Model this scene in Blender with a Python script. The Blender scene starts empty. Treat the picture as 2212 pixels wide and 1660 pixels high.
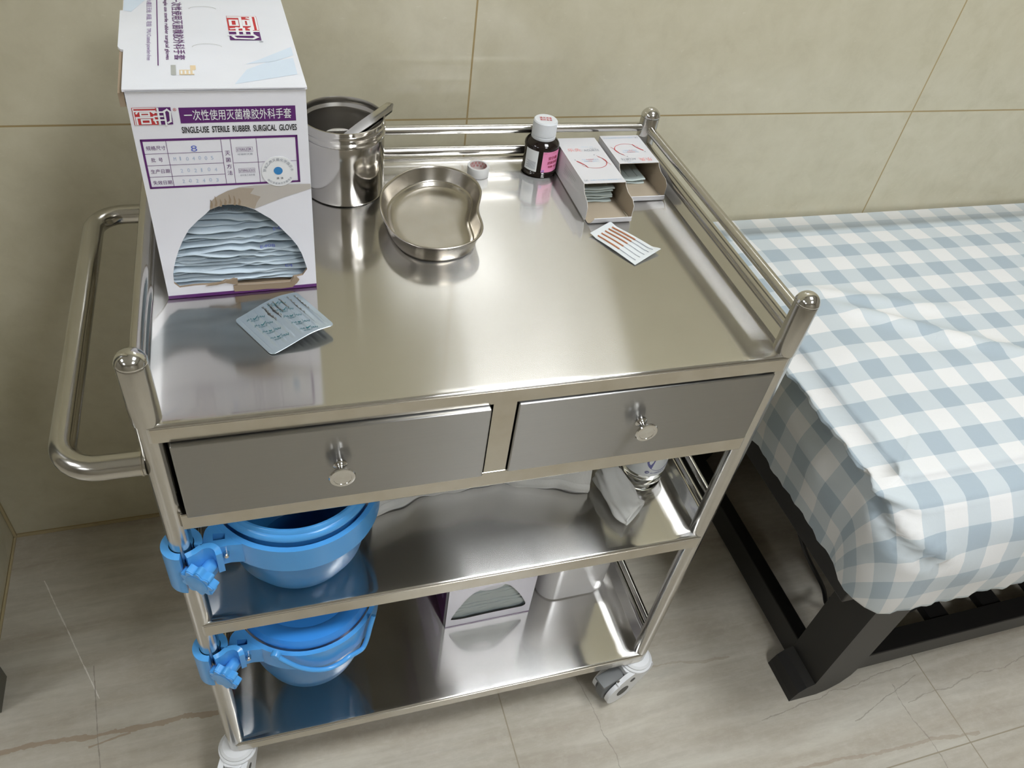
import bpy, bmesh, math, random
from mathutils import Vector, Matrix, Euler
from mathutils.geometry import tessellate_polygon

random.seed(7)
S = bpy.context.scene
C = S.collection
pi = math.pi

# ------------------------------------------------------------------ camera, light, exposure
cam_d = bpy.data.cameras.new('camera')
cam = bpy.data.objects.new('camera', cam_d)
C.objects.link(cam)
cam.location = (0.10577, -0.53044, 1.32789)
cam.rotation_euler = Euler((0.8065, -0.1244, -0.2904), 'XYZ')
cam_d.sensor_fit = 'HORIZONTAL'
cam_d.sensor_width = 36.0
cam_d.lens = 1717.35 / 2212 * 36.0
cam_d.clip_start = 0.02
S.camera = cam
S.view_settings.view_transform = 'Standard'
S.view_settings.look = 'None'
S.view_settings.gamma = 1.0
S.view_settings.use_curve_mapping = False
S.view_settings.exposure = 0.64
world = bpy.data.worlds.new('world')
S.world = world
world.use_nodes = True
world.node_tree.nodes['Background'].inputs[0].default_value = (0.5, 0.5, 0.5, 1)
world.node_tree.nodes['Background'].inputs[1].default_value = 0.02
PANEL_STRENGTH = 19.0
PANEL_COLOR = (0.950, 0.985, 1.025)
# (x, y, strength factor) of the flush 60 cm ceiling panels
PANELS = [(1.05, -0.40, 1.0), (1.05, -1.75, 1.0), (-2.0, -0.45, .65), (-2.0, -1.9, 0.4)]
CEIL = 2.70


# ------------------------------------------------------------------ node helpers
class N:
    def __init__(self, name):
        self.m = bpy.data.materials.new(name)
        self.m.use_nodes = True
        self.t = self.m.node_tree
        self.b = self.t.nodes['Principled BSDF']

    def n(self, typ, **kw):
        x = self.t.nodes.new(typ)
        for k, v in kw.items():
            if k.startswith('i_'):
                key = k[2:]
                key = int(key) if key.isdigit() else key.replace('_', ' ')
                x.inputs[key].default_value = v
            else:
                setattr(x, k, v)
        return x

    def l(self, a, b):
        self.t.links.new(a, b)

    def s(self, **kw):
        for k, v in kw.items():
            self.b.inputs[k.replace('_', ' ')].default_value = v
        return self

    def coord(self, scale=(1, 1, 1), loc=(0, 0, 0), rot=(0, 0, 0), kind='Object'):
        tc = self.n('ShaderNodeTexCoord')
        mp = self.n('ShaderNodeMapping')
        mp.inputs['Scale'].default_value = scale
        mp.inputs['Location'].default_value = loc
        mp.inputs['Rotation'].default_value = rot
        self.l(tc.outputs[kind], mp.inputs[0])
        return mp.outputs[0]

    def noise(self, vec, scale=5, detail=3, rough=.5, dist=0):
        x = self.n('ShaderNodeTexNoise')
        x.inputs['Scale'].default_value = scale
        x.inputs['Detail'].default_value = detail
        x.inputs['Roughness'].default_value = rough
        x.inputs['Distortion'].default_value = dist
        self.l(vec, x.inputs['Vector'])
        return x.outputs['Fac']

    def ramp(self, fac, stops):
        x = self.n('ShaderNodeValToRGB')
        cr = x.color_ramp
        while len(cr.elements) < len(stops):
            cr.elements.new(.5)
        for e, (p, c) in zip(cr.elements, stops):
            e.position = p
            e.color = (c[0], c[1], c[2], 1) if not isinstance(c, (int, float)) else (c, c, c, 1)
        self.l(fac, x.inputs[0])
        return x.outputs[0]

    def mix(self, fac, a, b, mode='MIX'):
        x = self.n('ShaderNodeMix', data_type='RGBA', blend_type=mode)
        for sock, v in ((x.inputs[0], fac), (x.inputs[6], a), (x.inputs[7], b)):
            if isinstance(v, (int, float)):
                sock.default_value = v
            elif isinstance(v, tuple):
                sock.default_value = (v[0], v[1], v[2], 1)
            else:
                self.l(v, sock)
        return x.outputs[2]

    def math(self, op, a, b=None):
        x = self.n('ShaderNodeMath', operation=op)
        for i, v in enumerate((a, b)):
            if v is None:
                continue
            if isinstance(v, (int, float)):
                x.inputs[i].default_value = v
            else:
                self.l(v, x.inputs[i])
        return x.outputs[0]

    def bump(self, h, strength=.1, dist=.001):
        x = self.n('ShaderNodeBump')
        x.inputs['Strength'].default_value = strength
        x.inputs['Distance'].default_value = dist
        self.l(h, x.inputs['Height'])
        self.l(x.outputs[0], self.b.inputs['Normal'])
        return x


def srgb(r, g, b):
    f = lambda c: (c / 255 / 12.92) if c / 255 <= .04045 else ((c / 255 + .055) / 1.055) ** 2.4
    return (f(r), f(g), f(b))


def plain(name, col, rough=.5, metallic=0., bump=0., bscale=200, **kw):
    m = N(name)
    m.s(Roughness=rough, Metallic=metallic, **kw)
    v = m.coord()
    f = m.noise(v, 14, 3)
    c = m.mix(f, tuple(x * .93 for x in col), tuple(min(1, x * 1.05) for x in col))
    m.l(c, m.b.inputs['Base Color'])
    if bump:
        m.bump(m.noise(v, bscale, 2), bump, .0005)
    return m.m


def steel_brushed(name, base=(.66, .645, .62), across=.005, narrow=.020, wide=.26, mixw=.36, stain=.12):
    """sheet steel with the brushing along x: reflections stay crisp along the grain and smear across it"""
    m = N(name)
    g = m.n('ShaderNodeNewGeometry')
    x1 = m.n('ShaderNodeVectorMath', operation='CROSS_PRODUCT')
    m.l(g.outputs['True Normal'], x1.inputs[0])
    x1.inputs[1].default_value = (1, -.0114, 0)
    tan = x1.outputs[0]
    streak = m.noise(m.coord((4, 300, 300)), 3, 2, .6)
    big = m.noise(m.coord((1, 1, 1)), 9, 4, .55)
    col = m.mix(streak, tuple(c * .96 for c in base), tuple(min(1, c * 1.04) for c in base))
    col = m.mix(m.ramp(big, [(.35, 0.), (.75, stain)]), col, tuple(c * .8 for c in base))
    lobes = []
    for al in (narrow, wide):
        gl = m.n('ShaderNodeBsdfAnisotropic')
        r = math.sqrt(across * al)
        gl.inputs['Roughness'].default_value = math.sqrt(r)
        gl.inputs['Anisotropy'].default_value = -(1 - across / r)
        m.l(tan, gl.inputs['Tangent'])
        m.l(col, gl.inputs['Color'])
        lobes.append(gl)
    mx = m.n('ShaderNodeMixShader')
    mx.inputs[0].default_value = mixw
    m.l(lobes[0].outputs[0], mx.inputs[1])
    m.l(lobes[1].outputs[0], mx.inputs[2])
    m.t.nodes.remove(m.b)
    m.l(mx.outputs[0], m.t.nodes['Material Output'].inputs['Surface'])
    return m.m


def steel_plain(name, base=(.66, .645, .61), rough=.12, stain=0.):
    m = N(name)
    m.s(Metallic=1.0)
    v = m.coord()
    f = m.noise(v, 30, 4, .6)
    col = m.mix(m.ramp(f, [(.4, 0.), (.8, stain)]), base, (base[0] * .72, base[1] * .66, base[2] * .55))
    m.l(col, m.b.inputs['Base Color'])
    m.l(m.math('ADD', m.math('MULTIPLY', f, .08), rough - .04), m.b.inputs['Roughness'])
    return m.m


def tile_wall():
    m = N('polished_wall_tile')
    v = m.coord()
    n1 = m.noise(m.coord((1, 1, 1)), 3.2, 5, .6, .4)
    n2 = m.noise(v, 22, 5, .65, .3)
    n3 = m.noise(m.coord((1, 1, 2.2), rot=(0, .5, 0)), 75, 3, .6)
    base = m.ramp(n2, [(.22, (.50, .455, .325)), (.5, (.575, .53, .39)), (.78, (.63, .585, .445))])
    base = m.mix(m.math('MULTIPLY', n1, .5), base, (.535, .51, .385))
    fleck = m.ramp(n3, [(.66, 0.), (.76, .45)])
    base = m.mix(fleck, base, (.70, .67, .56))
    # grout at world x = .4194 + .8k, z = .8048 + .8k
    sep = m.n('ShaderNodeSeparateXYZ')
    geo = m.n('ShaderNodeNewGeometry')
    m.l(geo.outputs['Position'], sep.inputs[0])

    def line(sock, off, w):
        a = m.math('ADD', sock, 16 - off + .4)
        b = m.math('MODULO', a, .8)
        c = m.math('ABSOLUTE', m.math('SUBTRACT', b, .4))
        return m.math('LESS_THAN', c, w)
    gx = line(sep.outputs['X'], .4194, .0013)
    gz = line(sep.outputs['Z'], .8048, .0013)
    gg = m.math('MAXIMUM', gx, gz)
    col = m.mix(gg, base, (.36, .27, .13))
    m.l(col, m.b.inputs['Base Color'])
    r = m.math('ADD', m.math('MULTIPLY', gg, .5), .13)
    m.l(r, m.b.inputs['Roughness'])
    m.s(IOR=1.5)
    m.bump(m.math('SUBTRACT', 1., gg), .35, .0008)
    return m.m


def tile_floor():
    m = N('marbled_floor_tile')
    geo = m.n('ShaderNodeNewGeometry')
    sep = m.n('ShaderNodeSeparateXYZ')
    m.l(geo.outputs['Position'], sep.inputs[0])
    PX, PY = sep.outputs['X'], sep.outputs['Y']
    n1 = m.noise(m.coord((1.3, 9, 1), rot=(0, 0, .03)), 1.7, 6, .60, .5)
    n2 = m.noise(m.coord((2.6, 26, 1), rot=(0, 0, .05)), 2.2, 6, .66, .5)
    n3 = m.noise(m.coord((1, 1.6, 1)), 48, 4, .7)
    base = m.ramp(n1, [(.28, (.375, .325, .255)), (.45, (.470, .428, .350)), (.62, (.550, .518, .438)), (.8, (.505, .488, .418))])
    base = m.mix(m.ramp(n2, [(.38, .0), (.72, .6)]), base, (.385, .345, .285))
    base = m.mix(m.ramp(n3, [(.45, 0.), (.78, .3)]), base, (.64, .615, .54))
    wig = m.noise(m.coord((1, 1, 1)), 14, 4, .6)
    wid = m.noise(m.coord((3, 9, 1)), 9, 3, .6)

    def vein(A, B, w, amp, col, k, base):
        dx, dy = B[0] - A[0], B[1] - A[1]
        L = math.hypot(dx, dy)
        dx, dy = dx / L, dy / L
        qx = m.math('SUBTRACT', PX, A[0])
        qy = m.math('SUBTRACT', PY, A[1])
        t = m.math('ADD', m.math('MULTIPLY', qx, dx), m.math('MULTIPLY', qy, dy))
        d = m.math('ADD', m.math('MULTIPLY', qx, -dy), m.math('MULTIPLY', qy, dx))
        d = m.math('ABSOLUTE', m.math('ADD', d, m.math('MULTIPLY', m.math('SUBTRACT', wig, .5), amp)))
        f = m.math('LESS_THAN', d, m.math('MULTIPLY', m.math('SUBTRACT', wid, .22), w * 3.4))
        f = m.math('MULTIPLY', f, m.math('MULTIPLY', m.math('GREATER_THAN', t, 0.), m.math('LESS_THAN', t, L)))
        return m.mix(m.math('MULTIPLY', f, k), base, col)
    brown, dark, white = (.30, .215, .14), (.27, .24, .20), (.78, .75, .69)
    base = vein((-.50, .118), (-.02, .098), .0042, .018, brown, .62, base)
    base = vein((-.225, .089), (-.165, .097), .0018, .010, brown, .6, base)
    base = vein((.68, .01), (.86, -.01), .0022, .02, brown, .3, base)
    base = vein((.60, -.20), (1.25, -.245), .0030, .025, brown, .35, base)
    base = vein((-.317, .41), (-.214, .165), .0009, .004, white, .8, base)
    base = vein((-.226, .225), (-.203, .02), .0008, .006, dark, .75, base)
    base = vein((.56, .06), (.60, -.30), .0008, .03, dark, .6, base)
    base = vein((1.03, -.175), (1.20, -.125), .0008, .02, dark, .6, base)
    base = vein((1.14, -.13), (1.15, -.40), .0008, .03, dark, .6, base)
    base = vein((.86, -.13), (1.22, -.10), .0009, .03, dark, .6, base)
    base = vein((1.15, -.165), (1.70, -.13), .0009, .03, dark, .5, base)

    def line(sock, off, wd):
        a = m.math('ADD', sock, 16 - off + .4)
        b = m.math('MODULO', a, .8)
        return m.math('LESS_THAN', m.math('ABSOLUTE', m.math('SUBTRACT', b, .4)), wd)
    gg = m.math('MAXIMUM', line(PX, .4194, .0011), line(PY, -.258, .0011))
    col = m.mix(gg, base, (.30, .26, .185))
    m.l(col, m.b.inputs['Base Color'])
    m.l(m.math('ADD', m.math('MULTIPLY', gg, .5), .24), m.b.inputs['Roughness'])
    m.bump(m.math('SUBTRACT', 1., gg), .3, .0008)
    return m.m


def gingham():
    m = N('gingham_cotton')
    uv = m.n('ShaderNodeTexCoord')
    sep = m.n('ShaderNodeSeparateXYZ')
    m.l(uv.outputs['UV'], sep.inputs[0])

    def band(s, off, per):
        a = m.math('MODULO', m.math('ADD', m.math('SUBTRACT', s, off), per * 80), per)
        return m.math('LESS_THAN', a, per * .5)
    bx = band(sep.outputs['X'], .855, .0728)
    by = band(sep.outputs['Y'], .1605, .0715)
    sm = m.math('MULTIPLY', m.math('ADD', bx, by), .5)
    x = m.n('ShaderNodeValToRGB')
    x.color_ramp.interpolation = 'CONSTANT'
    e = x.color_ramp.elements
    e[0].position, e[0].color = 0, (.725, .725, .715, 1)
    e[1].position, e[1].color = .3, (.525, .58, .605, 1)
    e3 = e.new(.8)
    e3.color = (.345, .42, .475, 1)
    m.l(sm, x.inputs[0])
    f = m.noise(m.coord((1, 1, 1)), 700, 2)
    col = m.mix(m.math('MULTIPLY', f, .12), x.outputs[0], (.5, .5, .5))
    m.l(col, m.b.inputs['Base Color'])
    m.s(Roughness=.62)
    m.b.inputs['Sheen Weight'].default_value = .15
    m.bump(m.noise(m.coord((1, 1, 1)), 60, 4, .6), .12, .003)
    return m.m


def glass_like(name, col, rough=.02, ior=1.4):
    m = N(name)
    m.s(Roughness=rough, IOR=ior)
    m.b.inputs['Transmission Weight'].default_value = 1.
    m.b.inputs['Base Color'].default_value = (*col, 1)
    return m.m


def emitter(name, col, st):
    m = N(name)
    m.b.inputs['Emission Color'].default_value = (*col, 1)
    m.b.inputs['Emission Strength'].default_value = st
    m.b.inputs['Base Color'].default_value = (.8, .8, .8, 1)
    return m.m


M = {}
M['tray'] = steel_brushed('brushed_steel_sheet')
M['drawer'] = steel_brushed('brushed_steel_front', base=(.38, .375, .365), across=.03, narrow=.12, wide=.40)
M['post'] = steel_plain('polished_steel_tube', (.565, .55, .52), .19, .2)
M['flange'] = steel_plain('satin_steel_trim', (.60, .57, .51), .22, .45)
M['chrome'] = steel_plain('bright_steel', (.66, .65, .63), .10, 0)
M['dish'] = steel_plain('pressed_steel', (.50, .47, .42), .24, .30)
M['can'] = steel_plain('canister_steel', (.56, .54, .51), .12, .1)
M['caninside'] = steel_plain('brushed_canister_inside', (.50, .48, .45), .32, .1)
M['wall'] = tile_wall()
M['floor'] = tile_floor()
M['gingham'] = gingham()
M['plaster'] = plain('white_plaster', (.78, .77, .74), .8)
M['room'] = plain('beige_room_wall', (.36, .33, .27), .35)
M['jamb'] = plain('dark_grey_jamb', (.12, .115, .09), .4)
M['card'] = plain('white_printed_card', (.79, .79, .84), .38)
M['cardtop'] = plain('white_coated_card', (.74, .755, .80), .38)
M['brown'] = plain('brown_corrugated_card', (.31, .235, .160), .8, bump=.3, bscale=400)
M['tear'] = plain('torn_paper_fibre', (.40, .335, .265), .9, bump=.4, bscale=500)
M['tear2'] = plain('thin_torn_paper', (.50, .465, .425), .9)
M['purple'] = plain('purple_ink', (.10, .012, .14), .4)
M['violet'] = plain('violet_ink', (.26, .16, .36), .5)
M['black'] = plain('black_ink', (.012, .012, .015), .5)
M['red'] = plain('red_ink', (.55, .035, .04), .5)
M['stamp'] = plain('faint_blue_stamp_ink', (.42, .50, .66), .6)
M['stampb'] = plain('blue_stamp_ink', (.13, .17, .55), .6)
M['blue_dot'] = plain('blue_indicator_dot', (.03, .22, .52), .5)
M['pale'] = plain('pale_blue_print', (.62, .71, .81), .4)
M['tan'] = plain('tan_label_print', (.72, .57, .36), .5)
M['greyprint'] = plain('grey_print', (.40, .41, .38), .5)
M['sticker'] = plain('white_sticker_paper', (.80, .81, .82), .45)
M['packet'] = plain('pale_blue_glove_paper', (.54, .63, .70), .7, bump=.2, bscale=120)
M['kraft'] = plain('kraft_inside_card', (.40, .335, .25), .8)
M['box_white'] = plain('white_card_box', (.62, .615, .63), .5)
M['greenpack'] = plain('pale_green_needle_paper', (.50, .57, .55), .6, bump=.3, bscale=200)
M['pulp'] = plain('grey_green_glove_pack', (.53, .58, .57), .75, bump=.2, bscale=150)
M['amber'] = plain('dark_amber_bottle', (.010, .006, .005), .08)
M['cap'] = plain('white_ribbed_plastic', (.66, .68, .70), .4)
M['pink'] = plain('pink_label', (.80, .27, .47), .4)
M['whitelabel'] = plain('white_label', (.72, .74, .74), .4)
M['maroon'] = plain('maroon_ink', (.30, .02, .05), .5)
M['redpale'] = plain('pale_red_print', (.80, .30, .28), .5)
M['blueprint'] = plain('pale_blue_lettering', (.33, .50, .68), .5)
M['greyink'] = plain('grey_lettering', (.25, .27, .32), .5)
M['copper'] = plain('copper_needle_handle', (.58, .24, .12), .35, .6)
M['paperfilm'] = plain('white_translucent_packet', (.64, .67, .68), .35, bump=.25, bscale=160)
M['foil'] = plain('aluminium_foil_backing', (.42, .49, .54), .28, .55)
M['teal'] = plain('teal_print', (.03, .13, .15), .4)
M['slit'] = plain('torn_foil_slit', (.10, .095, .09), .3, .6)
M['blue'] = plain('bright_blue_plastic', (.085, .36, .78), .22)
M['bluelid'] = plain('deep_blue_plastic', (.045, .27, .76), .18)
M['blueinside'] = plain('blue_plastic_bowl', (.03, .25, .62), .25)
mm = N('translucent_blue_plastic')
mm.s(Roughness=.28)
mm.b.inputs['Base Color'].default_value = (.04, .25, .60, 1)
mm.b.inputs['Transmission Weight'].default_value = .0
M['bluetrans'] = mm.m
M['cloth'] = plain('white_cotton_cloth', (.66, .655, .62), .9, bump=.4, bscale=350)
M['tub'] = plain('glossy_white_plastic', (.74, .73, .73), .2)
M['clear'] = glass_like('clear_liquid_bottle', (.97, .985, .98), .02, 1.36)
M['navy'] = plain('navy_label_print', (.02, .02, .20), .4)
M['lavender'] = plain('lavender_label_print', (.40, .40, .62), .4)
M['castor'] = plain('white_castor_plastic', (.74, .75, .76), .3)
M['tyre'] = plain('grey_rubber_tyre', (.16, .165, .165), .5)
M['dark'] = plain('dark_grey_plastic', (.035, .036, .033), .45)
M['wood'] = plain('black_painted_wood', (.013, .012, .011), .38)
M['cord'] = plain('black_cable_rubber', (.01, .01, .01), .5)
M['vinyl'] = plain('dark_mattress_vinyl', (.05, .04, .035), .5)
M['alu'] = plain('white_panel_frame', (.8, .8, .8), .4)
M['tape'] = plain('white_tape', (.64, .64, .63), .4)
M['tapecore'] = plain('white_tape_core', (.62, .55, .53), .6)


# ------------------------------------------------------------------ mesh helpers
class MB:
    def __init__(self):
        self.v, self.f, self.mi, self.mats, self.sm, self.uv = [], [], [], [], [], {}

    def mat(self, m):
        if m not in self.mats:
            self.mats.append(m)
        return self.mats.index(m)

    def add(self, verts, faces, m, smooth=True):
        o = len(self.v)
        k = self.mat(m)
        self.v += [tuple(p) for p in verts]
        for f in faces:
            self.f.append([i + o for i in f])
            self.mi.append(k)
            self.sm.append(smooth)
        return self

    def bm(self, b, m, smooth=True, mx=None):
        b.verts.ensure_lookup_table()
        b.verts.index_update()
        vs = [(mx @ v.co) if mx else v.co.copy() for v in b.verts]
        self.add(vs, [[v.index for v in f.verts] for f in b.faces], m, smooth)
        b.free()
        return self

    def box(self, lo, hi, m, bev=0., seg=2, mx=None):
        b = bmesh.new()
        bmesh.ops.create_cube(b, size=1)
        for v in b.verts:
            v.co = Vector([(lo[i] + hi[i]) / 2 + v.co[i] * (hi[i] - lo[i]) for i in range(3)])
        if bev:
            bmesh.ops.bevel(b, geom=list(b.edges), offset=bev, segments=seg, profile=.5, affect='EDGES')
        return self.bm(b, m, False, mx)

    def lathe(self, prof, m, seg=48, mx=None, cap0=False, cap1=False, smooth=True):
        mx = mx or Matrix()
        vs, fs = [], []
        for r, z in prof:
            for i in range(seg):
                a = 2 * pi * i / seg
                vs.append(mx @ Vector((r * math.cos(a), r * math.sin(a), z)))
        n = len(prof)
        for j in range(n - 1):
            for i in range(seg):
                i2 = (i + 1) % seg
                fs.append([j * seg + i, j * seg + i2, (j + 1) * seg + i2, (j + 1) * seg + i])
        if cap0:
            fs.append(list(range(seg))[::-1])
        if cap1:
            fs.append([(n - 1) * seg + i for i in range(seg)])
        return self.add(vs, fs, m, smooth)

    def tube(self, pts, r, m, seg=16, cap=True, closed=False):
        pts = [Vector(p) for p in pts]
        n = len(pts)
        rr = r if isinstance(r, (list, tuple)) else [r] * n
        vs, fs = [], []
        prev = None
        for i, p in enumerate(pts):
            if closed:
                t = (pts[(i + 1) % n] - pts[i - 1]).normalized()
            else:
                t = (pts[min(i + 1, n - 1)] - pts[max(i - 1, 0)]).normalized()
            if prev is None:
                a = Vector((0, 0, 1)) if abs(t.z) < .9 else Vector((1, 0, 0))
                u = t.cross(a).normalized()
            else:
                u = (prev - t * prev.dot(t)).normalized()
            prev = u
            w = t.cross(u)
            for k in range(seg):
                a = 2 * pi * k / seg
                vs.append(p + (u * math.cos(a) + w * math.sin(a)) * rr[i])
        for i in range(n if closed else n - 1):
            j = (i + 1) % n
            for k in range(seg):
                k2 = (k + 1) % seg
                fs.append([i * seg + k, i * seg + k2, j * seg + k2, j * seg + k])
        if cap and not closed:
            fs.append(list(range(seg))[::-1])
            fs.append([(n - 1) * seg + k for k in range(seg)])
        return self.add(vs, fs, m)

    def prism(self, poly, h0, h1, m, fr=None, holes=(), smooth=False, mside=None):
        """extrude a 2-D outline; fr(u, v, w) maps to 3-D"""
        fr = fr or (lambda u, v, w: Vector((u, v, w)))
        loops = [list(poly)] + [list(h) for h in holes]
        flat = [p for lp in loops for p in lp]
        tri = tessellate_polygon([[Vector((p[0], p[1], 0)) for p in lp] for lp in loops])
        n = len(flat)
        vs = [fr(p[0], p[1], h0) for p in flat] + [fr(p[0], p[1], h1) for p in flat]
        fs = []

        def area(t):
            a, b, c = (flat[i] for i in t)
            return (b[0] - a[0]) * (c[1] - a[1]) - (b[1] - a[1]) * (c[0] - a[0])
        for t in tri:
            t = list(t)
            if area(t) < 0:
                t = t[::-1]
            fs.append([i + n for i in t])
            fs.append([i for i in t[::-1]])
        self.add(vs, fs, m, False)
        vs2, sd, o = [], [], 0
        sgn0 = None
        for li, lp in enumerate(loops):
            k = len(lp)
            ar = sum(lp[i][0] * lp[(i + 1) % k][1] - lp[(i + 1) % k][0] * lp[i][1] for i in range(k))
            fwd = (ar > 0) == (li == 0)
            b0 = len(vs2)
            vs2 += [fr(p[0], p[1], h0) for p in lp] + [fr(p[0], p[1], h1) for p in lp]
            for i in range(k):
                j = (i + 1) % k
                q = [b0 + i, b0 + j, b0 + k + j, b0 + k + i]
                sd.append(q if fwd else q[::-1])
        self.add(vs2, sd, mside or m, smooth)
        return self

    def grid(self, nu, nv, fn, m, smooth=True, closed_u=False):
        vs = [fn(i / (nu if closed_u else nu - 1), j / (nv - 1)) for j in range(nv) for i in range(nu)]
        fs = []
        for j in range(nv - 1):
            for i in range(nu if closed_u else nu - 1):
                i2 = (i + 1) % nu
                fs.append([j * nu + i, j * nu + i2, (j + 1) * nu + i2, (j + 1) * nu + i])
        return self.add(vs, fs, m, smooth)

    def build(self, name, parent=None, loc=None, weld=False, auto=35):
        me = bpy.data.meshes.new(name)
        me.from_pydata(self.v, [], self.f)
        for m in self.mats:
            me.materials.append(m)
        me.polygons.foreach_set('material_index', self.mi)
        me.polygons.foreach_set('use_smooth', self.sm)
        me.update()
        if weld:
            b = bmesh.new()
            b.from_mesh(me)
            bmesh.ops.remove_doubles(b, verts=b.verts, dist=1e-5)
            b.to_mesh(me)
            b.free()
        if any(self.sm) and auto:
            me.set_sharp_from_angle(angle=math.radians(auto))
        o = bpy.data.objects.new(name, me)
        C.objects.link(o)
        if parent:
            o.parent = parent
        if loc:
            o.location = loc
        return o


def thing(name, label, cat, loc=(0, 0, 0), rz=0, group=None):
    o = bpy.data.objects.new(name, None)
    o.empty_display_size = .02
    C.objects.link(o)
    o.location = loc
    o.rotation_euler = (0, 0, rz)
    o['label'] = label
    o['category'] = cat
    if group:
        o['group'] = group
    return o


def tag(o, label, cat, group=None):
    o['label'] = label
    o['category'] = cat
    if group:
        o['group'] = group
    return o


def struct(o):
    o['kind'] = 'structure'
    return o


_tc = {}


def text_mesh(s, bold=0.):
    key = (s, bold)
    if key not in _tc:
        cu = bpy.data.curves.new('lettering', 'FONT')
        cu.body = s
        cu.offset = bold
        cu.resolution_u = 3
        o = bpy.data.objects.new('lettering', cu)
        C.objects.link(o)
        dg = bpy.context.evaluated_depsgraph_get()
        dg.update()
        me = bpy.data.meshes.new_from_object(o.evaluated_get(dg))
        vs = [(v.co.x, v.co.y) for v in me.vertices]
        fs = [list(p.vertices) for p in me.polygons]
        bpy.data.objects.remove(o)
        bpy.data.curves.remove(cu)
        bpy.data.meshes.remove(me)
        _tc[key] = (vs, fs)
    return _tc[key]


def plane(O, U, V):
    O, U, V = Vector(O), Vector(U).normalized(), Vector(V).normalized()
    W = U.cross(V)
    return lambda u, v, n=0.: O + U * u + V * v + W * n


def put_text(mb, s, fr, u0, v0, w, h, m, n=.00025, bold=0., sub=None):
    """fit the lettering's box into the rectangle (u0, v0, w, h) of frame fr"""
    vs, fs = text_mesh(s, bold)
    if not vs:
        return
    x0 = min(p[0] for p in vs); x1 = max(p[0] for p in vs)
    y0 = min(p[1] for p in vs); y1 = max(p[1] for p in vs)
    sx = w / max(1e-6, x1 - x0)
    sy = h / max(1e-6, y1 - y0) if h else sx
    mb.add([fr(u0 + (p[0] - x0) * sx, v0 + (p[1] - y0) * sy, n) for p in vs], fs, m, False)


def rect(mb, fr, u0, v0, u1, v1, m, n=.0002, k=1):
    vs, fs = [], []
    for i in range(k + 1):
        u = u0 + (u1 - u0) * i / k
        vs += [fr(u, v0, n), fr(u, v1, n)]
    for i in range(k):
        fs.append([2 * i, 2 * i + 2, 2 * i + 3, 2 * i + 1])
    mb.add(vs, fs, m, False)


def stroke(mb, fr, pts, w, m, n=.0003):
    """a flat ribbon of width w through 2-D points"""
    vs, fs = [], []
    k = len(pts)
    for i, p in enumerate(pts):
        a = pts[max(i - 1, 0)]
        b = pts[min(i + 1, k - 1)]
        dx, dy = b[0] - a[0], b[1] - a[1]
        L = math.hypot(dx, dy) or 1
        ww = w[i] if isinstance(w, (list, tuple)) else w
        ox, oy = -dy / L * ww / 2, dx / L * ww / 2
        vs += [fr(p[0] - ox, p[1] - oy, n), fr(p[0] + ox, p[1] + oy, n)]
    for i in range(k - 1):
        fs.append([2 * i, 2 * i + 2, 2 * i + 3, 2 * i + 1])
    mb.add(vs, fs, m, False)


def disc(mb, fr, u, v, r, m, n=.0003, seg=40, r2=None):
    r2 = r2 or r
    mb.add([fr(u + r * math.cos(2 * pi * i / seg), v + r2 * math.sin(2 * pi * i / seg), n) for i in range(seg)],
           [list(range(seg))], m, False)


def polyface(mb, fr, pts, m, n=.0003):
    tri = tessellate_polygon([[Vector((p[0], p[1], 0)) for p in pts]])
    fs = []
    for t in tri:
        a, b, c = (pts[i] for i in t)
        s = (b[0] - a[0]) * (c[1] - a[1]) - (b[1] - a[1]) * (c[0] - a[0])
        fs.append(list(t) if s > 0 else list(t)[::-1])
    mb.add([fr(p[0], p[1], n) for p in pts], fs, m, False)


def catmull(pts, k=6, closed=True):
    n = len(pts)
    out = []
    rng = range(n) if closed else range(n - 1)
    for i in rng:
        g = lambda j: Vector(pts[j % n]) if closed else Vector(pts[max(0, min(n - 1, j))])
        p0, p1, p2, p3 = g(i - 1), g(i), g(i + 1), g(i + 2)
        for s in range(k):
            t = s / k
            out.append(.5 * ((2 * p1) + (p2 - p0) * t + (2 * p0 - 5 * p1 + 4 * p2 - p3) * t * t + (3 * p1 - p0 - 3 * p2 + p3) * t ** 3))
    if not closed:
        out.append(Vector(pts[-1]))
    return out


def rrect(x0, y0, x1, y1, r, k=6):
    out = []
    for cx, cy, a0 in ((x1 - r, y1 - r, 0), (x0 + r, y1 - r, 90), (x0 + r, y0 + r, 180), (x1 - r, y0 + r, 270)):
        for i in range(k + 1):
            a = math.radians(a0 + 90 * i / k)
            out.append((cx + r * math.cos(a), cy + r * math.sin(a)))
    return out


def arc(cx, cy, r, a0, a1, k=16, ry=None):
    ry = ry or r
    return [(cx + r * math.cos(math.radians(a0 + (a1 - a0) * i / k)), cy + ry * math.sin(math.radians(a0 + (a1 - a0) * i / k))) for i in range(k + 1)]


def smooth01(t):
    t = max(0., min(1., t))
    return t * t * (3 - 2 * t)


T = Matrix.Translation


def RX(a): return Matrix.Rotation(a, 4, 'X')
def RY(a): return Matrix.Rotation(a, 4, 'Y')
def RZ(a): return Matrix.Rotation(a, 4, 'Z')


# ------------------------------------------------------------------ room
YW = .520
XL = -.3763


def slab(name, lo, hi, m):
    return struct(MB().box(lo, hi, m).build(name))


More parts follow.
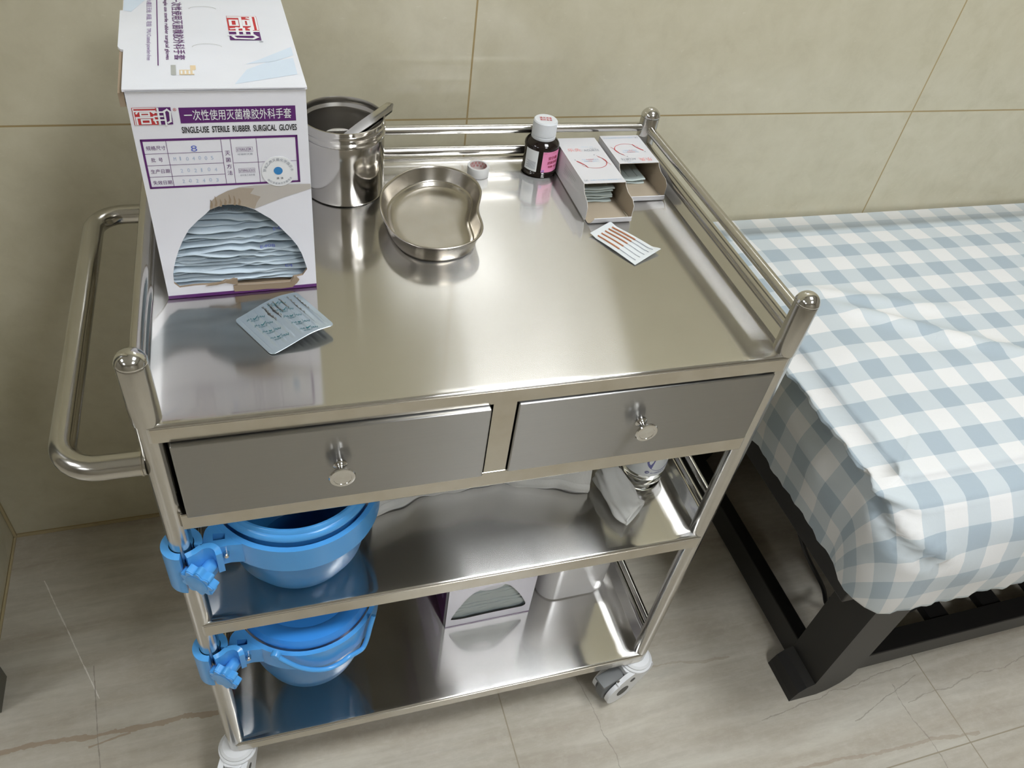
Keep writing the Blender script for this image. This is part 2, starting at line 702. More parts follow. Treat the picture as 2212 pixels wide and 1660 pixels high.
slab('floor', (-4, -3.2, -.1), (3.2, .62, 0), M['floor'])
slab('ceiling', (-4, -3.2, CEIL), (3.2, .62, CEIL + .1), M['plaster'])
slab('wall_back', (-4, YW, 0), (3.2, YW + .1, CEIL), M['wall'])
slab('wall_left', (XL - .12, .236, 0), (XL, YW, CEIL), M['wall'])
slab('wall_right', (3.2, -3.2, 0), (3.3, .62, CEIL), M['room'])
slab('wall_front', (-4, -3.3, 0), (3.2, -3.2, CEIL), M['room'])
slab('wall_far_left', (-4.1, -3.2, 0), (-4, .62, CEIL), M['room'])
slab('trim_1', (XL - .14, .175, 0), (-.354, .2359, CEIL), M['jamb'])
# pale grout beads where the walls meet the floor and each other
gm = plain('pale_corner_grout', (.46, .38, .22), .7)
g = MB()
g.box((XL + .0005, YW - .005, .0005), (3.19, YW - .0005, .004), gm)
struct(g.build('trim_2'))
g = MB()
g.box((XL + .0005, YW - .0055, .0045), (XL + .005, YW - .0005, CEIL - .01), gm)
g.box((XL + .0005, .24, .0005), (XL + .004, YW - .006, .004), gm)
struct(g.build('trim_3'))

wh = ['near the right wall, close to the tiled back wall', 'near the right wall, away from the tiled back wall',
      'beyond the left partition, close to the back wall', 'beyond the left partition, away from the back wall']
for (px, py, k), w in zip(PANELS, wh):
    t = thing('ceiling_light', 'square white flush ceiling light panel ' + w, 'ceiling light', (px, py, CEIL - .012), 0)
    f = MB()
    for a in range(4):
        f.box((-.305, .295, -.002), (.305, .305, .011), M['alu'], mx=RZ(a * pi / 2))
    f.build('frame', t)
    d = MB().box((-.295, -.295, 0), (.295, .295, .006), emitter('lit_diffuser', PANEL_COLOR, PANEL_STRENGTH * k))
    d.build('diffuser', t)

# ------------------------------------------------------------------ trolley
W, D, YAW = .6465, .418, -.0114
ZT, Z2, Z1 = .7935, .459, .1205
cart = thing('medical_trolley', 'stainless steel three tier medical trolley with two drawers on white castors', 'trolley', (0, 0, 0), YAW)


def cart_pt(x, y, z=0):
    return Vector((x * math.cos(YAW) - y * math.sin(YAW), x * math.sin(YAW) + y * math.cos(YAW), z))


def tray(name, zf, zbot, lip):
    """sheet with a level floor, rolled side and back lips and a folded front edge"""
    r = .0125
    mb = MB()
    xs = [-r, -r + .001]
    xl = [(0, 1)]
    # profile across x: (x, height factor)
    prof = []
    for i in range(9):
        a = pi / 2 * i / 8
        prof.append((-r + .0135 * (1 - math.cos(a)) if False else -r + .014 * math.sin(a), 1 - math.sin(a) if False else (1 - math.cos(pi / 2 - a))))
    left = prof
    right = [(W - x, h) for x, h in left][::-1]
    mid = [(x, 0) for x in (.05, .1, .2, .32, .45, .55, .6)]
    PX = [(left[0][0], 1.0)] + left + mid + right + [(right[-1][0], 1.0)]
    ry = .0035
    PY = []
    PY += [(-r + .003, 'low')]
    PY += [(-r, 'bot')]
    for i in range(6):
        a = pi / 2 * i / 5
        PY.append((-r + ry * (1 - math.cos(a)), -ry * (1 - math.sin(a))))
    for y in (-.004, 0, .006, .012, .03, .1, .2, .3, D - .01):
        PY.append((y, 0))
    yb = D + .0085
    back = []
    for i in range(9):
        a = pi / 2 * i / 8
        back.append((yb - .014 * math.cos(pi / 2 - a) if False else yb - .014 + .014 * math.sin(a), 1 - math.cos(a)))
    vs = []
    nx = len(PX)
    rows = 0
    for y, h in PY:
        for x, hx in PX:
            sm = smooth01((y + r) / .016)
            zlip = lip * hx * sm
            if h == 'low' or h == 'bot':
                z = zbot
            else:
                z = zf + h + zlip
            vs.append((x, y, z))
        rows += 1
    for y, hb in back:
        for x, hx in PX:
            vs.append((x, y, zf + max(lip * hx, .45 * lip * hb)))
        rows += 1
    def rnd(p):
        # the sheet is cut round the corner posts
        cx_ = 0 if p[0] < 0 else (W if p[0] > W else None)
        cy_ = 0 if p[1] < 0 else (D if p[1] > D else None)
        if cx_ is None or cy_ is None:
            return p
        dx_, dy_ = p[0] - cx_, p[1] - cy_
        k_ = max(abs(dx_), abs(dy_)) / max(1e-9, math.hypot(dx_, dy_)) * .93
        return (cx_ + dx_ * k_, cy_ + dy_ * k_, p[2])
    vs = [rnd(p) for p in vs]
    fs = []
    for j in range(rows - 1):
        for i in range(nx - 1):
            fs.append([j * nx + i, j * nx + i + 1, (j + 1) * nx + i + 1, (j + 1) * nx + i])
    mb.add(vs, fs, M['tray'])
    # satin front flange and outer skirts
    fl = M['flange']
    mb.box((.002, -r - .0004, zbot), (W - .002, -r, zf - ry), fl)
    for x0, x1 in ((-r, -r + .0015), (W + r - .0015, W + r)):
        mb.box((x0, .012, zbot), (x1, D - .012, zf + lip), fl)
    mb.box((.012, yb - .0015, zbot), (W - .012, yb, zf + .45 * lip), fl)
    mb.box((0, -r + .002, zf - .004), (W, yb - .002, zf - .0015), M['tray'])
    return mb.build(name, cart, auto=50)


tray('top_tray', ZT, .7732, .013)
tray('middle_shelf', Z2, .4353, .012)
tray('bottom_shelf', Z1, .099, .012)

for (x, y) in ((0, 0), (W, 0), (0, D), (W, D)):
    m = MB()
    m.lathe([(.0118, .096), (.0118, .795)], M['post'], 40, T((x, y, 0)), cap0=True)
    m.lathe([(.0118, .7922), (.0131, .7924), (.0131, .8575), (.0128, .8582), (.0118, .8584)], M['post'], 40, T((x, y, 0)))
    po = m.build('corner_post', cart)
    c = MB()
    pr = [(.0118, .8584), (.0122, .8590), (.0132, .8596), (.0134, .8606)]
    a = .0132
    h = .0100
    Rs = (a * a + h * h) / 2 / h
    th0 = math.asin(a / Rs)
    for i in range(13):
        th = th0 * (1 - i / 12)
        pr.append((max(.00001, Rs * math.sin(th)), .8612 + h - Rs + Rs * math.cos(th)))
    c.lathe(pr, M['chrome'], 40, T((x, y, 0)))
    c.build('post_cap', po)

# guard rails
for z in (.8425, .8185):
    MB().tube([(.011, D, z + .001 if z > .83 else z - .005), (W - .011, D, z + .001 if z > .83 else z - .005)], .0062, M['post'], 20).build('guard_rail', cart)
    for x in (0, W):
        MB().tube([(x, .011, z), (x, D - .011, z)], .0062, M['post'], 20).build('guard_rail', cart)
for zs in ((.526, .500), (.191, .166)):
    for z in zs:
        MB().tube([(.011, D, z), (W - .011, D, z)], .0048, M['post'], 16).build('guard_rail', cart)
        for x in (0, W):
            MB().tube([(x, .011, z), (x, D - .011, z)], .0048, M['post'], 16).build('guard_rail', cart)

# push handle
zh = .736
hp = [(-.010, 0, zh)]
for i in range(9):
    a = math.radians(-90 - 90 * i / 8)
    hp.append((-.048 + .034 * math.cos(a), .034 + .034 * math.sin(a), zh))
for i in range(9):
    a = math.radians(180 - 90 * i / 8)
    hp.append((-.048 + .034 * math.cos(a), D - .034 + .034 * math.sin(a), zh))
hp.append((-.010, D, zh))
hm = MB().tube(hp, 0.0118, M['post'], 24)
for yy in (0, D):
    hm.lathe([(.0125, -.014), (.0125, -.0125), (.0112, -.0115)], M['flange'], 24, T((0, yy, zh)) @ RY(pi / 2) @ T((0, 0, 0)))
hm.build('push_handle', cart)

# drawer housing
h = MB()
h.box((.008, -.0125, .6431), (W - .008, -.002, .6663), M['flange'], .001)
h.box((.3135, -.0118, .6663), (.3385, -.004, .7732), M['flange'], .0006)
h.box((.010, .004, .645), (.0125, D - .008, .7725), M['flange'])
h.box((W - .0125, .004, .645), (W - .010, D - .008, .7725), M['flange'])
h.box((.012, D - .010, .645), (W - .012, D - .007, .7725), M['flange'])
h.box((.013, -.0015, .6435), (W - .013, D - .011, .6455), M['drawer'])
h.box((.3245, .0, .6465), (.3275, D - .011, .772), M['flange'])
h.build('drawer_housing', cart)


def drawer(x0, x1, yf, z0, z1, kx, kz):
    d = MB()
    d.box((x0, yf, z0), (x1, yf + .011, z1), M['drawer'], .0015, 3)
    d.box((x0 + .01, yf + .0112, z0 + .008), (x0 + .012, .36, z1 - .012), M['flange'])
    d.box((x1 - .012, yf + .0112, z0 + .008), (x1 - .010, .36, z1 - .012), M['flange'])
    d.box((x0 + .012, .358, z0 + .008), (x1 - .012, .36, z1 - .012), M['flange'])
    d.box((x0 + .012, yf + .0112, z0 + .006), (x1 - .012, .36, z0 + .008), M['flange'])
    o = d.build('drawer', cart)
    k = MB()
    pr = [(.0070, 0), (.0070, .0012), (.0060, .0022), (.0042, .004), (.0034, .007), (.0034, .011), (.0046, .0128), (.010, .0138), (.0126, .0150), (.0130, .0162), (.0122, .0174), (.0098, .0180), (.0088, .0178), (.0085, .0174), (.0001, .0176)]
    k.lathe(pr, M['chrome'], 40, T((kx, yf, kz)) @ RX(pi / 2))
    k.build('drawer_knob', o)
    return o


drawer(.0150, .3105, -.0182, .6680, .7715, .162, .7185)
drawer(.3400, .6365, -.0140, .6645, .7700, .486, .7195)


# castors
def castor(x, y, ang):
    tr = T((x, y, 0)) @ RZ(ang)
    hull = []
    for i in range(13):
        a = math.radians(120 + 150 * i / 12 - 0)
        hull.append((0 + .027 * math.cos(a), .068 + .018 * math.sin(a)))
    for i in range(13):
        a = math.radians(-130 + 200 * i / 12)
        hull.append((.033 + .0335 * math.cos(a), .0375 + .0335 * math.sin(a)))
    hull = [(-.027, .074), (-.028, .066), (-.0255, .056)] + hull[13:] + [(.050, .070), (.036, .080), (.018, .0845), (-.022, .0845)]
    f = MB()
    for s in (-1, 1):
        fr = (lambda s: lambda u, v, w: tr @ Vector((u, s * w, v)))(s)
        f.prism(hull, .0125, .0205, M['castor'], fr)
    f.prism(rrect(-.027, -.0125, .030, .0125, .004), .066, .0845, M['castor'], lambda u, v, w: tr @ Vector((u, v, w)))
    f.lathe([(.0001, .0846), (.0275, .0846), (.0275, .088), (.0255, .0895), (.0001, .0895)], M['castor'], 36, tr)
    f.lathe([(.0245, .0895), (.0245, .093), (.021, .0965), (.012, .0975), (.0001, .0975)], M['castor'], 36, tr)
    fo = f.build('castor', cart)
    w = MB()
    w.lathe([(.0001, -.0105), (.024, -.0105), (.031, -.0105), (.0365, -.0075), (.0375, 0), (.0365, .0075), (.031, .0105), (.024, .0105), (.0001, .0105)], M['tyre'], 40, tr @ T((.033, 0, .0375)) @ RX(pi / 2))
    w.build('wheel', fo)
    for s in (-1, 1):
        fr = (lambda s: lambda u, v, n=0: tr @ Vector((u, s * (.0206 + n), v)))(s)
        MB().prism(arc(.033, .0375, .0125, 0, 345, 23), 0, .0006, M['dark'], fr).build('hub_cap', fo)
        MB().prism(arc(.017, .0615, .0052, 0, 345, 23), 0, .0006, M['dark'], fr).build('bolt_cap', fo)
    b = MB()
    b.box((.034, -.012, .068), (.078, .012, .074), M['tyre'], .002, mx=tr @ T((0, 0, .004)))
    b.tube([tr @ Vector((.046, -.0155, .072)), tr @ Vector((.046, .0155, .072))], .003, M['chrome'], 12)
    b.build('brake_pedal', fo)
    s = MB().lathe([(.0095, .0976), (.0095, .1)], M['chrome'], 24, tr)
    s.build('stem', fo)


castor(W, 0, math.radians(198))
castor(0, 0, math.radians(250))
castor(W, D, math.radians(205))
castor(0, D, math.radians(150))


# ------------------------------------------------------------------ surgical-glove carton on the top tray
CT = ZT + .0006
ca = math.atan2(.003, .147)
carton = thing('glove_carton', 'tall white glove carton with purple print and torn opening on the top tray', 'box', (.018, .164, CT), ca)
CW, CD, CH = .1465, .236, .2192
F = lambda u, v, n=0.: Vector((u, -n, v))          # front face frame
hole = [(.0085, .0298), (.0105, .0375), (.013, .0455), (.0178, .0575), (.0237, .0694), (.0303, .0802), (.0396, .0895), (.0475, .0963), (.0521, .1009), (.0570, .1030), (.0640, .1052), (.0756, .1047), (.0840, .1020), (.0923, .098), (.1059, .087), (.1120, .0800), (.1176, .0719), (.1240, .0630), (.1295, .0535), (.1335, .0430), (.1361, .0321), (.1379, .0234), (.1329, .016), (.1280, .0150), (.1237, .0148), (.1215, .0110), (.12, .0094), (.1075, .0093), (.0850, .0098), (.0676, .0108), (.0651, .0180), (.0600, .0162), (.0560, .0168), (.0510, .0140), (.0473, .0138), (.0400, .0135), (.0330, .0140), (.026, .0141), (.0121, .0131), (.0078, .0189)]
b = MB()
b.prism([(0, .0035), (CW, .0035), (CW, CH - .001), (0, CH - .001)], -.003, 0, M['card'], lambda u, v, w: F(u, v, w), [hole[::-1]], mside=M['brown'])
b.prism([(0, 0), (CW, 0), (CW, .0036), (0, .0036)], -.003, .0004, M['purple'], lambda u, v, w: F(u, v, w))
b.box((0, .003, 0), (.003, CD, CH - .003), M['card'])
b.box((CW - .003, .003, 0), (CW, CD, CH - .003), M['card'])
b.box((.003, CD - .003, 0), (CW - .003, CD, CH - .003), M['card'])
b.box((.003, .003, 0), (CW - .003, CD - .003, .003), M['brown'])
# kraft shelf of the tear at the foot of the opening
b.prism([(.0631, .0108), (.0633, .0030), (.0787, .0024), (.0950, .0028), (.1100, .0016), (.1217, .0022), (.1262, .0070), (.1250, .0120), (.12, .0094), (.1075, .0093), (.0850, .0098), (.0676, .0108)], .0002, .0009, M['brown'], lambda u, v, w: F(u, v, w))
rr = random.Random(3)
tear = [(.0365, .0129), (.0405, .0142), (.0440, .0147), (.0475, .0152), (.0510, .0163), (.0545, .0160), (.0585, .0178), (.0620, .0176), (.0651, .0194), (.0680, .0193), (.0676, .0108), (.0651, .0120), (.0560, .0150), (.0473, .0132)]
b.prism(tear, .0002, .0012, M['brown'], lambda u, v, w: F(u, v, w))
b.prism([(.1200, .0094), (.1217, .0060), (.1262, .0070), (.1290, .0115), (.1262, .0158), (.1237, .0148)], .0002, .0016, M['brown'], lambda u, v, w: F(u, v, w))
# torn fibre above the opening
polyface(b, F, [(.0521, .1009), (.0528, .1050), (.0536, .1092), (.0575, .1130), (.0619, .1159), (.0700, .1200), (.0807, .1232), (.0950, .1243), (.111, .1242), (.1460, .1232), (.1464, .118), (.1202, .1098), (.0924, .0993), (.0840, .1022), (.0756, .1050), (.0640, .1055)], M['tear2'], .0003)
polyface(b, F, [(.0521, .1009), (.0528, .1050), (.0536, .1092), (.0575, .1130), (.0619, .1159), (.0700, .1200), (.0807, .1225), (.0940, .1215), (.0900, .1160), (.0990, .1120), (.0950, .1060), (.0924, .0993), (.0840, .1022), (.0756, .1050), (.0640, .1055)], M['tear'], .0005)
for i in range(7):
    u = .0535 + i * .0042
    v0 = .1030 + .0030 * (1 - abs(i - 4.) / 4.) + .0008 * math.sin(i * 2.1)
    stroke(b, F, [(u, v0), (u + .001, v0 + .004), (u + .0004, v0 + .0085 + .002 * math.sin(i * 1.7))], [.0022, .0017, .0006], M['brown'], .0007)


def logo(mb, fr, u, v, w, h):
    """two-part seal: red block and purple block with white strokes"""
    K = M['sticker']
    n1, n2 = .0004, .0006
    rect(mb, fr, u, v, u + .62 * w, v + h, M['red'], n1)
    rect(mb, fr, u + .64 * w, v, u + w, v + h, M['purple'], n1)
    g = lambda pts: [(u + a * w, v + c * h) for a, c in pts]
    t = .045 * w
    cnt = [0]

    def ln(pts, k=1.):
        pp = g(pts)
        hw = t * k / 2
        for (ax_, ay_), (bx_, by_) in zip(pp, pp[1:]):
            L_ = math.hypot(bx_ - ax_, by_ - ay_) or 1
            ex, ey = (bx_ - ax_) / L_ * hw, (by_ - ay_) / L_ * hw
            cnt[0] += 1
            stroke(mb, fr, [(ax_ - ex, ay_ - ey), (bx_ + ex, by_ + ey)], t * k, K, n2 + cnt[0] * .000012)
    ln([(.03, .96), (.59, .96)], .6); ln([(.03, .04), (.03, .96)], .6)
    ln([(.06, .80), (.58, .80)]); ln([(.14, .80), (.10, .68)]); ln([(.48, .80), (.54, .68)])
    ln([(.20, .54), (.20, .70), (.42, .70), (.42, .54), (.20, .54)])
    ln([(.08, .06), (.08, .44), (.52, .44), (.56, .10)])
    ln([(.20, .10), (.20, .32), (.42, .32), (.42, .10), (.20, .10)])
    ln([(.66, .06), (.66, .94)], 1.1)
    ln([(.56, .74), (.78, .74)]); ln([(.54, .50), (.76, .50)]); ln([(.52, .28), (.78, .28)])
    ln([(.82, .0), (.82, .78), (.90, .88), (.97, .74), (.95, .2), (.88, .12)], 1.1)


logo(b, F, .0029, .1872, .0305, .0155)
put_text(b, '®', F, .0350, .1990, .0028, .0028, M['red'])
rect(b, F, .0396, .1878, .1366, .2020, M['purple'])
put_text(b, '一次性使用灭菌橡胶外科手套', F, .0432, .1902, .0895, .0098, M['sticker'], .0005, .005)
put_text(b, 'SINGLE-USE  STERILE  RUBBER  SURGICAL  GLOVES', F, .0394, .1786, .0974, .0060, M['black'], .0003, .022)
P = M['purple']
for (a0, c0, a1, c1) in ((.0042, .1718, .1368, .1740), (.0042, .1256, .1368, .1276), (.0042, .1256, .0060, .1740), (.1347, .1256, .1368, .1740)):
    rect(b, F, a0, c0, a1, c1, P)
for v in (.1600, .1487, .1374):
    rect(b, F, .0059, v - .0002, .0702, v + .0002, P)
rect(b, F, .0785, .1480, .1345, .1484, P)
for u in (.0247, .0701, .0782, .1003):
    rect(b, F, u - .0002, .1270, u + .0002, .1720, P)
for s, v in (('规格尺寸', .1634), ('批  号', .1521), ('生产日期', .1408), ('失效日期', .1295)):
    put_text(b, s, F, .0078 if len(s) == 4 and ' ' not in s else .0100, v, .0158 if ' ' not in s else .0095, .0042, M['purple'])
put_text(b, '8', F, .0442, .1610, .0052, .0058, M['stampb'])
for s, v in (('M104005', .1526), ('202104', .1408), ('202403', .1302)):
    for i, ch in enumerate(s):
        put_text(b, ch, F, .0285 + i * (.0052 if len(s) == 7 else .0058) + (0 if len(s) == 7 else .004), v + .0003 * math.sin(i * 2), .0021 if ch != '1' else .0009, .0036, M['stamp'])
for i, ch in enumerate('灭菌方法'):
    put_text(b, ch, F, .0722, .1560 - i * .0066, .0044, .0045, M['purple'])
for v, e, s in ((.1600, 'R', '经辐射灭菌'), (.1388, 'EO', '经环氧乙烷灭菌')):
    for (a0, c0, a1, c1) in ((.0822, v - .001, .0966, v - .0008), (.0822, v + .0034, .0966, v + .0036), (.0822, v - .001, .0824, v + .0036), (.0964, v - .001, .0966, v + .0036), (.0926, v - .001, .0928, v + .0036)):
        rect(b, F, a0, c0, a1, c1, P)
    put_text(b, 'STERILE', F, .0828, v + .0001, .0094, .0024, M['purple'])
    put_text(b, e, F, .0934, v + .0001, .0022 if e == 'R' else .0027, .0024, M['purple'])
    put_text(b, s, F, .0830, v - .0042, .0130, .0018, M['greyink'])
# round indicator sticker
b.prism(arc(.1176, .1380, .0155, 0, 354, 59), .0003, .0007, M['sticker'], lambda u, v, w: F(u, v, w))
disc(b, F, .1172, .1388, .0040, M['blue_dot'], .0009)
for i, ch in enumerate('环氧乙烷灭菌化学指示卡'):
    a = math.radians(172 - i * 16.4)
    fr = (lambda a: lambda u, v, n=0: F(.1176 + .0122 * math.cos(a) + u * math.sin(a) + v * math.cos(a), .1380 + .0122 * math.sin(a) - u * math.cos(a) + v * math.sin(a), n))(a)
    put_text(b, ch, fr, -.0014, -.0014, .0029, .0029, M['greyink'], .001)
for i, ch in enumerate('由红变蓝表示灭菌完全'):
    a = math.radians(222 + i * 11.5)
    fr = (lambda a: lambda u, v, n=0: F(.1176 + .0125 * math.cos(a) - u * math.sin(a) - v * math.cos(a), .1380 + .0125 * math.sin(a) + u * math.cos(a) - v * math.sin(a), n))(a)
    put_text(b, ch, fr, -.0011, -.0011, .0021, .0021, M['greyink'], .001)
put_text(b, '清 洁', F, .1150, .1300, .0062, .0022, M['black'], .001)
b.build('carton_body', carton)

# lid
lid = MB()
pts = [(-.0015, -.0012), (CW + .0012, -.0012), (CW + .0012, CD), (-.0035, CD), (-.0035, .172), (-.0060, .1715), (-.0062, .086), (-.0040, .080), (-.0015, .079)]
lid.prism(pts, CH - .0022, CH, M['cardtop'], lambda u, v, w: Vector((u, v, w)), mside=M['card'])
lid.box((.0, -.0012, CH - .0030), (CW, .0, CH - .0005), M['cardtop'], .0006)
G = lambda u, v, n=0.: Vector((u, v, CH + n))
# pale blue printed sweeps
polyface(lid, G, [(.0879, .0059), (.1427, .0245), (.1430, .060), (.1180, .050), (.0999, .0350)], M['pale'], .0002)
polyface(lid, G, [(.0999, .0466), (.1120, .056), (.1440, .085), (.1440, .0660), (.1250, .052)], M['pale'], .0002)
polyface(lid, G, [(-.003, .1710), (.004, .168), (.0300, .235), (-.003, .235)], M['pale'], .0002)
H = lambda u, v, n=0.: G(v, .206 - u, n)          # lettering reads towards the viewer, its top to the right
put_text(lid, '一次性使用灭菌橡胶外科手套', H, .0, .0402, .1500, .0098, M['purple'], .0004, .005)
put_text(lid, 'Single use sterile rubber surgical gloves', H, .0, .0326, .1500, .0044, M['purple'], .0004, .012)
rect(lid, H, -.020, .0266, .1620, .0275, M['purple'], .0004)
put_text(lid, 'TPU覆层无粉, 麻面, 弯指  TPU Coated powder-free', H, .0, .0168, .1510, .0056, M['violet'], .0004)
logo(lid, lambda u, v, n=0.: G(v, .1600 - u, n), .0, .0903, .0600, .0283)
put_text(lid, '®', lambda u, v, n=0.: G(v, .0985 - u, n), 0, .116, .004, .004, M['greyink'], .0004)
rect(lid, G, .0372, .0247, .0412, .0450, M['greyprint'], .0004)
rect(lid, G, .0440, .0247, .0560, .0350, M['tan'], .0004)
for i in range(4):
    rect(lid, G, .0450 + i * .0032, .0262, .0464 + i * .0032, .0330, M['sticker'], .0006)
rect(lid, G, .0530, .0350, .0575, .0440, M['tan'], .0004)
for cy in (.176, .083):
    stroke(lid, G, arc(.069, cy, .013, 10, 172, 20, .0085), .0005, M['greyprint'], .0003)
lid.build('lid', carton)
# kraft side flap sticking out on the left
fl = MB()
fl.prism([(.0008, CH - .016), (.0008, CH - .004), (.082, CH - .0025), (.082, CH - .016)], -.0052, -.0006, M['card'], lambda u, v, w: Vector((w, u, v)), mside=M['brown'])
fl.build('side_flap', carton)

# the glove packets layered inside
ordw = ['lowest', 'second', 'third', 'fourth', 'fifth', 'sixth', 'seventh', 'eighth', 'ninth', 'tenth', 'eleventh', 'twelfth', 'thirteenth', 'fourteenth', 'fifteenth', 'sixteenth', 'seventeenth', 'eighteenth', 'nineteenth', 'topmost']
NP = 20
rp = random.Random(11)
for i in range(NP):
    z0 = .006 + i * .0044 + (.004 if i > 9 else 0) + (.003 if i > 12 else 0) + (.007 if i > 16 else 0)
    t = .0029
    ph = [rp.uniform(0, 6.28) for _ in range(4)]
    am = (.0006 + .0016 * math.sin(pi * i / (NP - 1)))
    rec = .004 + rp.uniform(0, .006) + (.004 if i > 15 else 0)
    tilt = rp.uniform(-.025, .025)
    droop = rp.uniform(.25, .5)

    def zz(u, vv, z0=z0, ph=ph, am=am, tilt=tilt):
        return z0 + (u - .07) * tilt + am * math.sin(u * 48 + ph[0]) * .75 + am * .65 * math.sin(u * 112 + ph[1] + 1.5 * math.sin(u * 40)) + am * .38 * math.sin(u * 230 + ph[2] + 2 * math.sin(u * 70)) * math.exp(-vv * 25)
    # cross-section: rounded lip at the front, then back into the box
    sec = [(.004, .0), (.0012, .0004), (.0, .0014), (.0006, t * .7), (.003, t), (.012, t * 1.3), (.05, t * 1.2), (.19, t)]
    p = MB()

    def fn(a, c, sec=sec, zz=zz, rec=rec, ph=ph):
        u = .006 + a * (CW - .012)
        k = c * (len(sec) - 1)
        j = min(int(k), len(sec) - 2)
        f = k - j
        y = sec[j][0] * (1 - f) + sec[j + 1][0] * f
        h = sec[j][1] * (1 - f) + sec[j + 1][1] * f
        edge = rec + .0016 * math.sin(u * 60 + ph[3])
        return Vector((u, y + edge + .003, zz(u, y) + h * (1 + .3 * math.sin(u * 80 + ph[1]))))
    p.grid(90, 15, fn, M['packet'])
    p.grid(90, 2, lambda a, c, zz=zz, rec=rec, ph=ph: Vector((.006 + a * (CW - .012), (.004 if c > .5 else .19) + rec + .0016 * math.sin((.006 + a * (CW - .012)) * 60 + ph[3]) + .003, zz(.006 + a * (CW - .012), .004 if c > .5 else .19))), M['packet'])
    prt = {9: (('E408', .094, M['stampb']),), 12: (('E408', .108, M['stampb']),), 16: (('202104', .043, M['greyink']), ('202403', .067, M['greyink']), ('20', .092, M['greyink'])), 3: (('E4', .117, M['stampb']),)}.get(i, ())
    for s, u0, mt in prt:
        def fr(u, v, n=0., zz=zz, rec=rec, ph=ph, t=t):
            return Vector((u, .003 + rec + .0016 * math.sin(u * 60 + ph[3]) + .0002 + v * .75, zz(u, 0) + t * .9 + v * .75 + .0006))
        put_text(p, s, fr, u0, .0002, .0036 * len(s), .0030, mt, 0)
    o = p.build('glove_packet', None, weld=True, auto=60)
    o.location = carton.location
    o.rotation_euler = carton.rotation_euler
    w = ordw[i] if i < NP - 1 else 'topmost'
    tag(o, 'crumpled pale blue glove packet in the torn carton opening, %s from the bottom' % w if i not in (0, NP - 1) else 'crumpled pale blue glove packet in the torn carton opening, %s of the stack' % w, 'glove packet', 'glove packets stacked in the torn carton')

# ------------------------------------------------------------------ steel canister with tongs handle
can = thing('dressing_canister', 'open polished steel canister with a beaded rim beside the glove carton', 'canister', (.2215, .3655, CT), 0)
c = MB()
R = .0490
c.lathe([(.0001, 0), (R - .004, 0), (R - .001, .001), (R, .004), (R, .0735), (R - .0008, .0755), (R + .0008, .0775), (R + .0010, .0800), (R - .0004, .0822), (R - .0002, .084), (R + .0012, .0862), (R + .0012, .0885), (R - .0002, .0905), (R, .0945), (R + .0002, .0955), (R - .0010, .0958)], M['can'], 72)
c.lathe([(R - .0010, .0958), (R - .0016, .0945), (R - .0016, .0900), (R - .0004, .0875), (R - .0022, .0835), (R - .0012, .0790), (R - .0022, .0745), (R - .0018, .006), (R - .005, .002), (.0001, .002)], M['caninside'], 72)
c.build('canister_body', can)
tg = thing('tongs', 'mirror steel tongs handle leaning out of the open canister', 'tongs', (.2215, .3655, CT), 0)
k = MB()
# flat bar folded at the end, from inside the canister up over its right rim
A = Vector((-.036, -.004, .0375)); B_ = Vector((.0605, .002, .1065))
ax = (B_ - A).normalized()
sd = ax.cross(Vector((-.42, -.55, .68))).normalized()
nn = sd.cross(ax).normalized()
if nn.z < 0:
    nn = -nn
L = (B_ - A).length
wd = lambda s: .0038 + .0022 * smooth01((s - .25) / .4)


def strip(off, s0, s1, name, bend):
    q = MB()
    rows = []
    kk = 26
    for i in range(kk + 1):
        s = s0 + (s1 - s0) * i / kk
        w = wd(s)
        e = (s1 - s) * L
        if e < .006:
            w *= math.sqrt(max(.02, 1 - ((.006 - e) / .006) ** 2))
        cpt = A + ax * (s * L) + nn * (off + bend * (1 - s) ** 1.0)
        rows.append((cpt, w))
    vs, fs = [], []
    for cpt, w in rows:
        for a_, b_ in ((-1, .0006), (-.6, .0009), (.6, .0009), (1, .0006), (1, -.0006), (-1, -.0006)):
            vs.append(cpt + sd * a_ * w + nn * b_)
    m_ = len(rows)
    for i in range(m_ - 1):
        for j in range(6):
            j2 = (j + 1) % 6
            fs.append([i * 6 + j, i * 6 + j2, (i + 1) * 6 + j2, (i + 1) * 6 + j])
    fs.append([(m_ - 1) * 6 + j for j in range(6)])
    q.add(vs, fs, M['chrome'])
    return q.build(name, tg)


strip(.0012, .0, 1., 'blade', .004)
strip(-.0012, .0, .985, 'blade', -.006)

# ------------------------------------------------------------------ kidney dish
ko = [(0.2554, 0.3056), (0.2661, 0.3263), (0.2921, 0.3540), (0.3249, 0.3690), (0.3538, 0.3628), (0.3730, 0.3469), (0.3828, 0.3240), (0.3815, 0.2990), (0.3725, 0.2760), (0.3662, 0.2590), (0.3650, 0.2400), (0.3628, 0.2210), (0.3510, 0.2000), (0.3282, 0.1866), (0.2981, 0.1842), (0.2739, 0.1940), (0.2575, 0.2150), (0.2500, 0.2440), (0.2498, 0.2776)]
kc = Vector((.312, .268))
kol = [(Vector(p) - kc) for p in ko]
kin = catmull([tuple(p) for p in kol], 7)
if sum(kin[i].x * kin[(i + 1) % len(kin)].y - kin[(i + 1) % len(kin)].x * kin[i].y for i in range(len(kin))) < 0:
    kin = kin[::-1]
nk = len(kin)
for _ in range(14):
    kin = [(kin[i - 1] + kin[i] * 2 + kin[(i + 1) % nk]) * .25 for i in range(nk)]


def inset(d):
    out = []
    for i in range(nk):
        t = (kin[(i + 2) % nk] - kin[i - 2]).normalized()
        out.append(kin[i] + Vector((-t.y, t.x)) * d)
    return out


